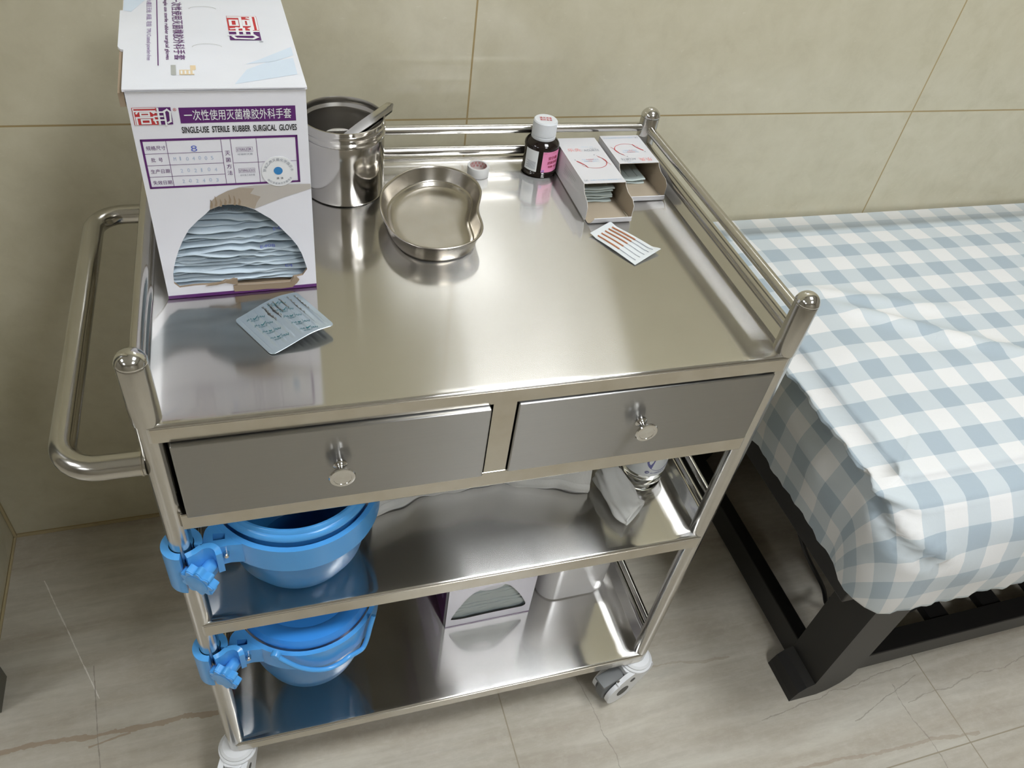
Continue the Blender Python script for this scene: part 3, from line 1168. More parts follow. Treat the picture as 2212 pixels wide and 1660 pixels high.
dish = thing('kidney_dish', 'shallow round steel kidney dish with one dented side in front of the canister', 'dish', (kc.x, kc.y, CT), 0)
lay = [(.0130, .0, 0), (.0110, .0004, 0), (.0090, .0018, 0), (.0078, .0045, 0), (.0022, .0225, 0), (.0006, .0236, 0), (0., .0243, 0), (.0004, .0250, 0), (.0014, .0254, 0), (.0026, .0249, 0), (.0036, .0232, 0), (.0088, .0088, 0), (.0096, .0078, 0), (.0106, .0074, 0), (.0116, .0068, 0), (.0130, .0042, 0), (.0170, .0026, 0), (.024, .0018, 0), (.030, .0014, 0)]
dm = MB()
vs = []
for d, z, _ in lay:
    for p in inset(d):
        vs.append((p.x, p.y, z))
fs = []
for j in range(len(lay) - 1):
    for i in range(nk):
        i2 = (i + 1) % nk
        fs.append([j * nk + i, j * nk + i2, (j + 1) * nk + i2, (j + 1) * nk + i])
dm.add(vs, fs, M['dish'])
for idx, flip in ((0, True), (len(lay) - 1, False)):
    ring = [vs[idx * nk + i] for i in range(nk)]
    tri = tessellate_polygon([[Vector(p) for p in ring]])
    ff = []
    for t in tri:
        a_, b_, c_ = (Vector(ring[i]) for i in t)
        s = (b_ - a_).cross(c_ - a_).z
        t = list(t) if s > 0 else list(t)[::-1]
        ff.append(t[::-1] if flip else t)
    dm.add(ring, ff, M['dish'], True)
dm.build('dish_body', dish, weld=True, auto=60)

# ------------------------------------------------------------------ tape roll
tp = thing('tape_roll', 'small roll of white medical tape with red core print behind the kidney dish', 'tape', (.4005, .3840, CT), 0)
q = MB()
q.lathe([(.0118, 0), (.0143, 0), (.0145, .0004), (.0145, .0124), (.0143, .0128), (.0118, .0128)], M['tape'], 48)
q.build('tape_winding', tp)
q = MB()
q.lathe([(.0118, .0129), (.0112, .0131), (.0112, 0), (.0118, 0)], M['tapecore'], 48)
for row, z in ((0, .0086), (1, .0048)):
    for i in range(14):
        a0 = i * 2 * pi / 14 + row * .2
        ch = '医用胶带透明'[i % 6]
        fr = (lambda a0: lambda u, v, n=0.: Vector(((.0111 - n) * math.cos(a0 - u / .0111), (.0111 - n) * math.sin(a0 - u / .0111), v)))(a0)
        put_text(q, ch, fr, 0, z, .0033, .0032, M['red'], .0001)
q.build('core', tp)

# ------------------------------------------------------------------ iodine bottle
bt = thing('antiseptic_bottle', 'small dark brown bottle with white cap and pink label on the top tray', 'bottle', (.4875, .3890, CT), 0)
q = MB()
BR_ = .0235
q.lathe([(.0001, 0), (BR_ - .003, 0), (BR_ - .0008, .001), (BR_, .0035), (BR_, .007), (BR_ - .0006, .0078), (BR_ - .0006, .038), (BR_, .039), (BR_ - .0004, .0425), (BR_ - .003, .0460), (.0162, .0485), (.0150, .0495), (.0150, .0540), (.0001, .0540)], M['amber'], 64)
bo = q.build('bottle_body', bt)


def cyl(r, a_mid):
    return lambda u, v, n=0.: Vector(((r + n) * math.cos(a_mid + u / r), (r + n) * math.sin(a_mid + u / r), v))


pk = cyl(BR_ - .0004, math.radians(-83))
q = MB()
rect(q, pk, -.0080, .0090, .0215, .0385, M['pink'], .0002, 16)
put_text(q, '安尔碘', pk, .0000, .0270, .0150, .0050, M['maroon'], .0005, .01)
put_text(q, '皮肤消毒', pk, -.0005, .0208, .0165, .0045, M['maroon'], .0005, .01)
put_text(q, '剂量 60ml', pk, .0010, .0155, .0150, .0030, M['maroon'], .0005, .02)
put_text(q, 'LK', pk, -.0075, .0098, .0045, .0032, M['stampb'], .0005, .03)
put_text(q, 'TYPE', pk, -.0070, .0360, .0040, .0012, M['maroon'], .0005)
put_text(q, 'ANTISEPTIC', pk, .0060, .0360, .0080, .0012, M['maroon'], .0005)
o = q.build('front_label', bt)
o['label'] = 'pink printed label'
q = MB()
wl = cyl(BR_ - .0004, math.radians(-133))
rect(q, wl, -.0135, .0090, .0060, .0385, M['whitelabel'], .0002, 14)
for i in range(7):
    rect(q, wl, -.0100 + .002 * (i % 2), .0220 - i * .0016, .0040, .0226 - i * .0016, M['greyink'], .0004, 8)
o = q.build('side_label', bt)
o['label'] = 'white printed label'
q = MB()
q.lathe([(.0150, .0495), (.0160, .0495), (.0162, .0499), (.0162, .0533), (.0152, .0537), (.0152, .0546)], M['cap'], 48)
q.build('seal_ring', bt)
q = MB()
pr = [(.0150, .0548), (.0162, .0550), (.0160, .0720), (.0148, .0736), (.0001, .0738)]
q.lathe(pr, M['cap'], 72)
for i in range(60):
    a = 2 * pi * i / 60
    q.tube([(.0160 * math.cos(a), .0160 * math.sin(a), .0554), (.0158 * math.cos(a), .0158 * math.sin(a), .0711)], .0003, M['cap'], 5, False)
for r_ in range(2):
    for i in range(4):
        put_text(q, '碘伏消毒密封有效'[r_ * 4 + i], lambda u, v, n=0: Vector((u * .94 + v * .2, v - u * .2, .0739 + n)), -.0085 + i * .0043, .0008 - r_ * .0056, .0037, .0045, M['red'], .0002, .01)
q.build('screw_cap', bt)


# ------------------------------------------------------------------ acupuncture needle boxes
def needle_box(x0, y0, w, d, h, label, flip):
    t = thing('needle_box', label, 'box', (x0, y0, CT), math.radians(-.4), None)
    b = MB()
    th = .0007
    wht = M['box_white']
    ins = M['kraft']

    def sheet(pts, fr, name=None):
        # two-sided card: white outside, kraft inside
        b.prism(pts, 0, th * .5, ins, fr)
        b.prism(pts, th * .5, th, wht, fr)
    sheet([(0, 0), (w, 0), (w, d), (0, d)], lambda u, v, n: Vector((u, v, h - th + n)))
    # side walls end in free front flaps
    side = [(-.030, .005), (-.027, .0015), (0, .0005), (d, .0005), (d, h - th), (0, h - th), (-.002, h - .004), (-.010, h - .0090), (-.024, h - .0115), (-.030, h - .017)]
    fwd = .55

    def wall(x, sgn):
        def fr(u, v, n):
            bend = 0.
            if u < 0:
                bend = sgn * (-u) * .10
            return Vector((x + bend + (n if sgn > 0 else -n), u, v))
        sheet(side, fr)
    wall(w - th, 1)
    wall(th, -1)
    sheet([(0, 0), (w, 0), (w, h - th), (0, h - th)], lambda u, v, n: Vector((u, d - th + n, v)))
    b.prism([(0, 0), (w, 0), (w, d), (0, d)], 0, th, ins)
    # top print
    K = (lambda u, v, n=0.: Vector((u, v, h + n))) if not flip else (lambda u, v, n=0.: Vector((w - u, d - v, h + n)))
    dd = d if not flip else d
    vv = lambda f: f * dd
    red, rp_, bl, gy = M['red'], M['redpale'], M['blueprint'], M['greyink']
    s = .0
    yb_ = .036 if not flip else .024
    # the bow-shaped emblem: a shallow arch between two crossing leaf loops
    stroke(b, K, [(p[0], p[1]) for p in arc(.031, yb_ + .016, .0195, 205, 352, 26, .0155)], [.0004 + .0005 * (i / 26) for i in range(27)], red, .0003)
    stroke(b, K, arc(.036, yb_ + .017, .0150, -25, 62, 14, .014), [.0012, .0012, .0012, .0011, .0011, .001, .001, .0009, .0009, .0008, .0008, .0007, .0007, .0006, .0006], red, .0004)
    stroke(b, K, [(.0425, yb_ + .0325), (.0475, yb_ + .026), (.0505, yb_ + .016), (.0545, yb_ + .008)], .0005, red, .0004)
    stroke(b, K, [(.0095, yb_ + .0195), (.013, yb_ + .0165), (.018, yb_ + .0085), (.0195, yb_ + .002)], [.0012, .0011, .001, .0012], red, .0004)
    stroke(b, K, [(.0095, yb_ + .0190), (.014, yb_ + .0125), (.019, yb_ + .0075)], .0006, red, .0004)
    disc(b, K, .0085, yb_ + .0225, .0009, gy, .0004, 12)
    disc(b, K, .0400, yb_ + .0345, .0009, gy, .0004, 12)
    put_text(b, '安全轻柔精细无痛', K, .0180, yb_ + .0215, .0240, .0026, bl, .0003)
    put_text(b, '柔和舒适更安心', K, .0195, yb_ + .0170, .0220, .0026, bl, .0003)
    put_text(b, '轻柔精细', K, .0240, yb_ + .0215, .0110, .0026, rp_, .0004)
    put_text(b, '舒适', K, .0255, yb_ + .0170, .0060, .0026, rp_, .0004)
    ty = yb_ + .0405 if not flip else yb_ + .0350
    put_text(b, '乐灸', K, .0070, ty + .004, .0190, .0085, rp_, .0003)
    put_text(b, 'ACURTE', K, .0300, ty + .004, .0220, .0050, gy, .0003)
    put_text(b, '针灸针', K, .0400, ty + .0105, .0100, .0022, gy, .0003)
    put_text(b, '一次性使用  无菌', K, .0260, ty + .0150, .0200, .0016, bl, .0003)
    put_text(b, 'LK', K, .0030, .0050, .0055, .0040, gy, .0003)
    put_text(b, '无菌针灸针医疗器械有限公司', K, .0110, .0058, .0440, .0024, bl, .0003)
    # left side small print
    Q = lambda u, v, n=0.: Vector((-n - .0001, d - u, v))
    for i in range(7):
        rect(b, Q, .050 if d > .1 else .03, .0080 + i * .0032, (.096 if d > .1 else .06) + .004 * math.sin(i * 2.), .0086 + i * .0032, M['greyprint'], .0002)
    rect(b, Q, d - .014, .008, d - .0132, .024, M['greyprint'], .0002)
    b.build('carton_sleeve', t)
    # tuck flap folded forward on the tray, its lip curled up
    f = MB()
    lp = []

    def ff(a, c, nrm):
        u = a * w
        L_ = .040
        y = -c * .041
        z = .0004
        cc = c * 1.
        if c > .8:
            k_ = (c - .8) / .2
            cr = .008 * k_
            y = -.8 * .041 - .0055 * math.sin(k_ * 1.5)
            z = .0004 + .0098 * (1 - math.cos(k_ * 1.45))
            inset_ = .0035 * k_ * k_
            u = inset_ + a * (w - 2 * inset_) + .002 * k_
        return Vector((u, y, z + nrm))
    f.grid(10, 24, lambda a, c: ff(a, c, .0006), ins)
    f.grid(10, 24, lambda a, c: ff(1 - a, c, 0.), wht)
    k_ = [ff(i / 9, 1, 0.0006) for i in range(10)]
    f.tube(k_, .0007, wht, 8)
    f.build('tuck_flap', t, auto=60)
    return t


nb1 = needle_box(.5105, .287, .0585, .118, .0375, 'long white needle box with red bow emblem, opened towards the viewer, beside the brown bottle', False)
nb2 = needle_box(.5785, .333, .0585, .076, .0375, 'short white needle box turned upside down beside the rear right post', True)


def needle_sheet(x0, y0, z0, w, d, seed, label, group):
    r_ = random.Random(seed)
    ph = r_.uniform(0, 6)
    q = MB()
    f = lambda s: (lambda a, c: Vector((x0 + a * w, y0 + c * d, z0 + s + .0007 * math.sin(a * 7 + ph) + .0005 * math.sin(c * 9 + ph))))
    q.grid(20, 14, f(.0024), M['greenpack'])
    q.grid(20, 14, lambda a, c: f(0)(1 - a, c), M['greenpack'])
    q.grid(20, 3, lambda a, c: f(.0024 * c)(a, 0) - Vector((0, .0012 * math.sin(c * pi), 0)), M['greenpack'])
    for i in range(3):
        xx = .2 + i * .3
        q.tube([f(.0026)(xx, .1), f(.0026)(xx, .5), f(.0026)(xx, .9)], .0009, M['greenpack'], 8)
    o = q.build('needle_packet', None, auto=60)
    tag(o, label, 'needle packet', group)


gname = ['lowest', 'second', 'third', 'fourth', 'topmost']
for i in range(5):
    needle_sheet(.5165 + .0006 * math.sin(i * 2), .3010 + .002 * math.sin(i * 3.), CT + .0012 + i * .0044, .0445, .088, i, 'pale green needle packet inside the long needle box, %s' % (gname[i] + (' of the pile' if i in (0, 4) else ' from the bottom')), 'needle packets inside the boxes')
for i in range(2):
    needle_sheet(.5850, .3420 - i * .001, CT + .0012 + i * .0044, .0420, .060, 20 + i, 'pale green needle packet inside the short needle box, %s' % ('lower of the two' if i == 0 else 'upper of the two'), 'needle packets inside the boxes')

# ------------------------------------------------------------------ loose packet of five needles
pkx = [Vector((.504, .229)), Vector((.540, .251)), Vector((.581, .184)), Vector((.537, .161))]
npk = thing('needle_packet', 'flat white packet of five copper handled needles in front of the long needle box', 'needle packet', (pkx[0].x, pkx[0].y, CT), 0)


def pq(a, c, n=0.):
    """a across the packet (0..1), c along its length (0..1)"""
    p = (pkx[0] * (1 - a) + pkx[1] * a) * (1 - c) + (pkx[3] * (1 - a) + pkx[2] * a) * c - pkx[0]
    z = .0006 + .0022 * math.sin(pi * c) * (.5 + .5 * math.sin(pi * a)) + .004 * smooth01((c - .82) / .18) * a + .0025 * smooth01((.15 - c) / .15)
    return Vector((p.x, p.y, z + n + .0005 * math.sin(a * 31.4) * (1 if .1 < c < .9 else 0)))


q = MB()
q.grid(41, 30, lambda a, c: pq(a, c), M['paperfilm'])
q.grid(41, 30, lambda a, c: pq(1 - a, c, -.0004), M['paperfilm'])
q.build('pouch', npk)
for i in range(5):
    a = .14 + i * .17
    c0 = .17 - .03 * i * .0
    q = MB()
    q.tube([pq(a, .13 + .45 * s / 10, .0009) for s in range(11)], .00085, M['copper'], 8)
    q.tube([pq(a, .58 + .35 * s / 8, .0008) for s in range(9)], .0003, M['greyink'], 6)
    q.lathe([(.0001, -.0012), (.0011, 0), (.0001, .0012)], M['copper'], 8, Matrix.Translation(pq(a, .125, .001)))
    q.build('needle', npk)

# ------------------------------------------------------------------ printed foil blister in front of the glove carton
A2 = Vector((.079, .121)); B2 = Vector((.110, .064)); C2 = Vector((.172, .090)); D2 = Vector((.143, .146))
e1 = B2 - A2
e2 = ((C2 - B2) + (D2 - A2)) * .5
bl = thing('blister_sheet', 'torn silver blister sheet with teal lettering lying in front of the glove carton', 'blister pack', (A2.x, A2.y, CT), 0)
det = e1.x * e2.y - e1.y * e2.x


def hz(s, t):
    """height over the tray: s along e2 (left to right), t along e1 (back to front)"""
    z = .0010 + .0090 * smooth01(s * 1.25) + .0030 * math.sin(pi * s) * (1 - .5 * t)
    if .06 < t < .92 and .05 < s < .97:
        z += .0012 * max(0, math.sin(s * 2 * pi * 8.) - .2) * smooth01((.92 - t) / .06) * smooth01((t - .06) / .06)
    return z


def bsurf(s, t, n=0.):
    p = e1 * t + e2 * s
    return Vector((p.x, p.y, hz(s, t) + n))


def bxy(u, v, n=0.):
    s = (e1.x * v - e1.y * u) / det
    t = (u * e2.y - v * e2.x) / det
    return bsurf(max(.005, min(.995, s)), max(.005, min(.995, t)), n)


q = MB()


def rc(a, c):
    # rounded corners on the unit square
    r = .06
    x = abs(a - .5) * 2
    lim = .5
    if abs(a - .5) > .5 - r:
        d_ = (abs(a - .5) - (.5 - r)) / r
        k_ = r * (1 - math.sqrt(max(0, 1 - d_ * d_)))
        c = .5 + (c - .5) * (1 - 2 * k_)
    return a, c


q.grid(97, 29, lambda a, c: bsurf(rc(a, c)[0], 1 - rc(a, c)[1]), M['foil'])
q.grid(97, 29, lambda a, c: bsurf(rc(a, c)[0], rc(a, c)[1], -.0007), M['foil'])
bd = [(a / 60, 0) for a in range(61)] + [(1, c / 30) for c in range(1, 31)] + [(1 - a / 60, 1) for a in range(1, 61)] + [(0, 1 - c / 30) for c in range(1, 30)]
q.tube([bsurf(*rc(*p), -.00035) for p in bd], .00045, M['foil'], 6, closed=True)
for row in range(7):
    for col in range(4):
        u = .0045 + col * .0215 + row * .0068
        v = .0035 - row * .0102 + col * .0125 - (col // 2) * .004
        ok = True
        for du, dv in ((0, 0), (.0185, 0), (0, .004), (.0185, .004)):
            s = (e1.x * (v + dv) - e1.y * (u + du)) / det
            t = ((u + du) * e2.y - (v + dv) * e2.x) / det
            if not (.03 < s < .97 and .03 < t < .97):
                ok = False
        if not ok:
            continue
        put_text(q, 'JIA', bxy, u, v, .0058, .0024, M['teal'], .0004, .012)
        stroke(q, bxy, [(u + .0064, v + .0022), (u + .0076, v + .0006), (u + .0086, v + .0010), (u + .0112, v + .0038)], [.0005, .0016, .0013, .0005], M['teal'], .0004)
        put_text(q, 'IAN', bxy, u + .0112, v, .0064, .0024, M['teal'], .0004, .012)
        put_text(q, '佳健医疗', bxy, u + .0040, v - .0024, .0084, .0018, M['teal'], .0004)
# slits torn open along the cells
for s0, t0, t1, w_ in ((.40, .06, .46, .022), (.49, .05, .44, .026), (.565, .06, .36, .014), (.67, .06, .34, .012), (.79, .08, .60, .013), (.90, .10, .52, .010)):
    pts = [(s0 + w_ * .2 * math.sin(9 * f), t0 + (t1 - t0) * f) for f in [i / 12 for i in range(13)]]
    vs, fs = [], []
    for i, (s, t) in enumerate(pts):
        w1 = w_ * (.25 + .75 * math.sin(pi * (i + .3) / 12.6) ** 2) * (1 + .4 * math.sin(i * 2.3))
        vs += [bsurf(s - w1 / 2, t, .0003), bsurf(s + w1 / 2, t, .0003)]
    for i in range(12):
        fs.append([2 * i + 1, 2 * i, 2 * i + 2, 2 * i + 3])
    q.add(vs, fs, M['slit'], False)
    for i in range(0, 12, 2):
        s, t = pts[i]
        q.tube([bsurf(s + w_ * .6, t, .0005), bsurf(s + w_ * .75, t + .02, .0013), bsurf(s + w_ * .6, t + .045, .0005)], .0003, M['chrome'], 5)
q.build('foil_backing', bl)


# ------------------------------------------------------------------ blue holders on the front left post
def holder(zc, zr, label):
    """zc centre of the clamp, zr bottom of the ring"""
    p0 = cart_pt(0, 0)
    t = thing('basin_holder', label, 'holder', (p0.x, p0.y, zc), 0, 'blue clamp rings on the front left post')
    q = MB()
    # C-shaped clamp round the post with a front tail for the screw
    cl = []
    for i in range(25):
        a = math.radians(-96 - 282 * i / 24)
        cl.append((.0205 * math.cos(a), .0205 * math.sin(a)))
    innr = []
    for i in range(25):
        a = math.radians(-96 - 282 * (24 - i) / 24)
        innr.append((.0126 * math.cos(a), .0126 * math.sin(a)))
    q.prism(cl + innr, -.031, .031, M['blue'], smooth=True)
    # tail: from the slot it sweeps right and bends back
    tl = catmull([(.0040, -.0165), (.012, -.0130), (.019, -.0085), (.027, -.0080), (.0335, -.0120), (.0355, -.0185)], 6, False)
    vs, m_ = [], len(tl)
    for i, p in enumerate(tl):
        a = tl[max(0, i - 1)]; b_ = tl[min(m_ - 1, i + 1)]
        d_ = (b_ - a).normalized()
        nrm = Vector((-d_.y, d_.x)) * .0032
        z0 = -.031 + .026 * smooth01((i / (m_ - 1) - .35) / .6)
        z1 = .031 - .004 * smooth01((i / (m_ - 1) - .6) / .4)
        for o_, z_ in ((nrm, z1), (-nrm, z1), (-nrm, z0), (nrm, z0)):
            vs.append((p.x + o_.x, p.y + o_.y, z_))
    fs = [[4 * i + j, 4 * i + (j + 1) % 4, 4 * i + 4 + (j + 1) % 4, 4 * i + 4 + j] for i in range(m_ - 1) for j in range(4)]
    fs = [f[::-1] for f in fs] + [[0, 1, 2, 3], [4 * m_ - 1, 4 * m_ - 2, 4 * m_ - 3, 4 * m_ - 4]]
    q.add(vs, fs, M['blue'])
    q.build('clamp', t, auto=40)
    k = MB()
    lob = []
    for i in range(96):
        a = 2 * pi * i / 96
        lob.append(((.0178 + .0022 * math.cos(9 * a)) * math.cos(a), (.0178 + .0022 * math.cos(9 * a)) * math.sin(a)))
    kc_ = Vector((.0105, -.0340, .0040))
    ang = math.radians(-35)
    mx = Matrix.Translation(kc_) @ RZ(ang) @ RX(pi / 2)
    k.prism(lob, -.010, -.0008, M['blue'], lambda u, v, w: mx @ Vector((u, v, w)))
    k.prism([(u * .93, v * .93) for u, v in lob], -.0009, .0004, M['blue'], lambda u, v, w: mx @ Vector((u, v, w)))
    k.lathe([(.0125, .0004), (.0128, .0008), (.0120, .0010), (.0001, .0006)], M['blue'], 40, mx)
    k.lathe([(.0072, -.030), (.0072, -.010)], M['blue'], 24, mx)
    k.build('clamp_knob', t)
    zb, zt = zr - zc, zr - zc + .036
    r = MB()
    cx, cy = .119 - p0.x, .066 - p0.y
    ro, ri = .0965, .0905
    ring = arc(cx, cy, ro, 0, 355, 71)
    hol = arc(cx, cy, ri, 0, 355, 71)
    r.prism(ring, zb, zt, M['blue'], holes=[hol[::-1]], smooth=True)
    # neck from the ring to the clamp, with a square socket on top
    nb = catmull([(.0205, .006), (.0215, -.006), (.030, -.0095), (.044, -.0080), (.0585, -.0092), (.0535, -.001), (.0455, .011), (.034, .024), (.024, .018)], 4)
    r.prism([tuple(p) for p in nb], zb + .004, zt - .0004, M['blue'], smooth=True, holes=[[(.0300, .001), (.0300, .010), (.0420, .008), (.0420, .001)]])
    r.prism([(.0300, .001), (.0420, .001), (.0420, .008), (.0300, .010)], zb + .005, zt - .012, M['blueinside'])
    r.build('ring', t, auto=40)
    s = MB().lathe([(.0001, .0026), (.0022, .0022), (.0032, .001), (.0034, 0), (.0034, -.004)], M['chrome'], 20, Matrix.Translation((.0415, -.0122, (zb + zt) / 2 + .006)) @ RX(pi / 2))
    s.build('screw', t)
    return Vector((.119, .066))


rc1 = holder(.574, .564, 'upper blue plastic basin holder clamped below the drawers')
rc2 = holder(.358, .338, 'lower blue plastic basin holder clamped below the middle shelf')

bs = thing('wash_basin', 'open translucent blue basin hanging in the upper blue ring holder', 'basin', (rc1.x, rc1.y, .467), 0)
q = MB()
q.lathe([(.0001, .0), (.046, .0), (.054, .0025), (.065, .011), (.0765, .034), (.0825, .070), (.0848, .110), (.0850, .140)], M['bluetrans'], 72)
q.lathe([(.0835, .140), (.0830, .110), (.0805, .070), (.0742, .036), (.063, .0135), (.052, .005), (.0001, .003)], M['bluetrans'], 72)
q.build('bowl', bs)
q = MB()
q.lathe([(.0852, 0.1405), (.0895, 0.1398), (.0902, 0.1410), (.0900, 0.1445), (.0880, 0.1475), (.0862, 0.1485), (.0852, 0.1520), (.0838, 0.1532), (.0815, 0.1532), (.0805, 0.1505), (.0812, 0.1460), (.0835, 0.1400)], M['blue'], 72)
q.build('rolled_rim', bs)

bk = thing('lidded_bucket', 'small blue bucket with domed lid and bail handle in the lower blue ring', 'bucket', (rc2.x, rc2.y, .215), 0)
q = MB()
q.lathe([(.0001, 0), (.050, 0), (.057, .003), (.0680, .014), (.0770, .045), (.0815, .100), (.0838, .158)], M['bluetrans'], 72)
q.build('bucket_body', bk)
q = MB()
q.lathe([(.0838, .1595), (.0880, .160), (.0890, .1625), (.0882, .1685), (.0850, .1735), (.0780, .1750), (.0690, .1730), (.064, .1700), (.050, .1715), (.0001, .1725)], M['bluelid'], 72)
q.build('lid', bk)
q = MB()
bp = [(.077, -.0291, .3830), (.0864, -.0328, .3735), (.0999, -.0362, .3598), (.1166, -.0380, .3485), (.1341, -.0369, .3410), (.1504, -.0331, .3410), (.1625, -.0285, .3440), (.1735, -.0226, .3400), (.1826, -.0163, .3370), (.1890, -.0110, .3500), (.1935, -.0070, .3700), (.1990, .0000, .3850)]
bp = catmull([(a - rc2.x, c - rc2.y, z - .215) for a, c, z in bp], 4, False)
q.tube(bp, .0032, M['blue'], 12)
q.lathe([(.0001, .0040), (.0052, .0036), (.0058, .002), (.0058, -.004)], M['blue'], 24, Matrix.Translation((.0745 - rc2.x, -.0275 - rc2.y, .3850 - .215)) @ RZ(math.radians(-25)) @ RX(pi / 2))
q.build('bail_handle', bk)

# ------------------------------------------------------------------ middle shelf: folded cloth, rolled rag, spirit bottle
CS = Z2 + .0006
cl = thing('folded_cloth', 'white cotton cloth folded in a wide pile on the middle shelf', 'cloth', (.2, .1, CS), 0)


def hem(x):
    k = [(.212, .098), (.245, .108), (.282, .118), (.342, .122), (.402, .121), (.447, .105), (.480, .092), (.515, .083)]
    for (a, b_), (c_, d_) in zip(k, k[1:]):
        if x <= c_:
            f = (x - a) / (c_ - a)
            return b_ + (d_ - b_) * f
    return k[-1][1]


def clothf(a, c):
    x = .214 + a * .301
    y0 = hem(x)
    yb = .385
    wob = .0022 * math.sin(x * 70) + .0012 * math.sin(x * 160 + 1)
    # c: 0 hem, .55 top front edge, 1 back
    if c < .6:
        k = c / .6
        y = y0 + .030 * k ** 1.6 + wob * (1 - .6 * k)
        z = .0008 + .120 * k + .002 * math.sin(x * 55 + k * 3)
    else:
        k = (c - .6) / .4
        y = y0 + .030 + (yb - y0 - .03) * k
        z = .1208 + .012 * math.sin(pi * k) - .05 * k * k + .002 * math.sin(x * 55 + 3)
    return Vector((x - .2, y - .1, z))


q = MB()
q.grid(80, 40, clothf, M['cloth'])
# turned hem band
q.grid(80, 6, lambda a, c: clothf(a, .012 + c * .075) + Vector((0, -.0016 * math.sin(pi * c) - .0004, 0)), M['cloth'])
# sides and underside
for e in (0., 1.):
    q.grid(12, 40, lambda a, c, e=e: Vector((clothf(e, c).x, clothf(e, c).y, max(.0006, clothf(e, c).z * (1 - a)))), M['cloth'])
q.grid(10, 12, lambda a, c: Vector((clothf(a, 1).x, .285, clothf(a, 1).z * c)), M['cloth'])
q.grid(80, 2, lambda a, c: Vector((clothf(a, 0).x, clothf(a, 0).y * (1 - c) + .285 * c, .0006)), M['cloth'])
q.build('cloth_pile', cl, auto=70)
# corner turned back at the right end
q = MB()


def corner(a, c):
    x = .500 + .036 * a
    y = .094 - .012 * a + c * .09
    z = .020 + .085 * (c * .35 + .65) * (.35 + .65 * math.sin(pi * (.15 + .8 * a))) + .002 * math.sin(8 * c + 5 * a)
    return Vector((x - .2, y - .1, z - .018 * (1 - c)))


q.grid(20, 24, corner, M['cloth'])
q.build('turned_corner', cl, auto=70)

rg = thing('rolled_rag', 'crumpled white rag roll lying before the spirit bottle on the middle shelf', 'rag', (.545, .065, CS), 0)
q = MB()
axp = [(.546, .098, .0185), (.5475, .080, .0180), (.550, .062, .0165), (.5535, .046, .0150), (.557, .034, .0138), (.561, .0275, .0130)]
axp = catmull(axp, 5, False)
n_ = len(axp)
rr = random.Random(5)
php = [rr.uniform(0, 6) for _ in range(6)]


def ragf(a, c, k=1.):
    i = min(int(c * (n_ - 1)), n_ - 2)
    f = c * (n_ - 1) - i
    p = axp[i] * (1 - f) + axp[i + 1] * f
    d_ = (axp[i + 1] - axp[i]).normalized()
    sdv = Vector((d_.y, -d_.x, 0)).normalized()
    an = 2 * pi * a
    rx = (.0215 + .003 * c) * k
    rz = (p.z - .0006) * k
    wr = 1 + .06 * math.sin(3 * an + php[0] + c * 7) + .05 * math.sin(5 * an + php[1] - c * 11) + .04 * math.sin(9 * an + c * 5 + php[2])
    z = p.z + rz * math.sin(an) * (wr if math.sin(an) > -.3 else 1.)
    q_ = p + sdv * rx * math.cos(an) * wr
    return Vector((q_.x - .545, q_.y - .065, max(.0004, z)))


q.grid(60, 46, lambda a, c: ragf(a, c), M['cloth'], closed_u=True)
q.grid(60, 20, lambda a, c: ragf(a, 1 - c * .5, 1 - .07 - .05 * (c > .02)), M['cloth'], closed_u=True)
q.grid(60, 3, lambda a, c: ragf(a, 1., 1 - .12 * c) - Vector((0, .0018 * math.sin(pi * c), 0)), M['cloth'], closed_u=True)
q.build('rag_body', rg, auto=80)

sb = thing('spirit_bottle', 'clear plastic spirit bottle with navy and white label on the middle shelf', 'bottle', (.6005, .0985, CS), 0)
q = MB()
R = .0310
q.lathe([(.0001, .003), (.018, .001), (.026, 0), (.0295, .0015), (R, .005), (R, .014), (R - .0008, .0155), (R, .017), (R, .024), (R - .0008, .0255), (R, .027), (R, .118), (R - .002, .126), (.020, .140), (.013, .146), (.012, .150), (.012, .158), (.0001, .158)], M['clear'], 72)
q.build('bottle_body', sb)
q = MB()
lb = cyl(R + .0002, math.radians(-84))
rect(q, lb, -.090, .036, .090, .104, M['whitelabel'], .0002, 72)
disc(q, lambda u, v, n=0.: lb(u, v, n), .004, .0700, .0230, M['navy'], .0005, 48)
disc(q, lb, .030, .0530, .0110, M['lavender'], .0004, 30)
put_text(q, '95%', lb, -.001, .0520, .0080, .0030, M['whitelabel'], .0008, .02)
put_text(q, 'DISINFECTION', lb, -.006, .0600, .0200, .0022, M['whitelabel'], .0008)
put_text(q, 'SOLUTION', lb, -.002, .0566, .0110, .0020, M['whitelabel'], .0008)
stroke(q, lb, [(-.0150, .0425), (-.0172, .0448), (-.0160, .0470), (-.0130, .0474), (-.0112, .0452), (-.0126, .0430), (-.0150, .0425)], .0010, M['navy'], .0006)
stroke(q, lb, [(-.0158, .0445), (-.0140, .0462), (-.0122, .0447)], .0009, M['navy'], .0006)
put_text(q, '高健康新生活', lb, -.0098, .0420, .0225, .0027, M['navy'], .0006, .01)
q.build('label', sb)
q = MB()
q.lathe([(.0125, .1500), (.0142, .1500), (.0142, .166), (.0130, .1675), (.0001, .1678)], M['cap'], 40)
q.build('screw_cap', sb)

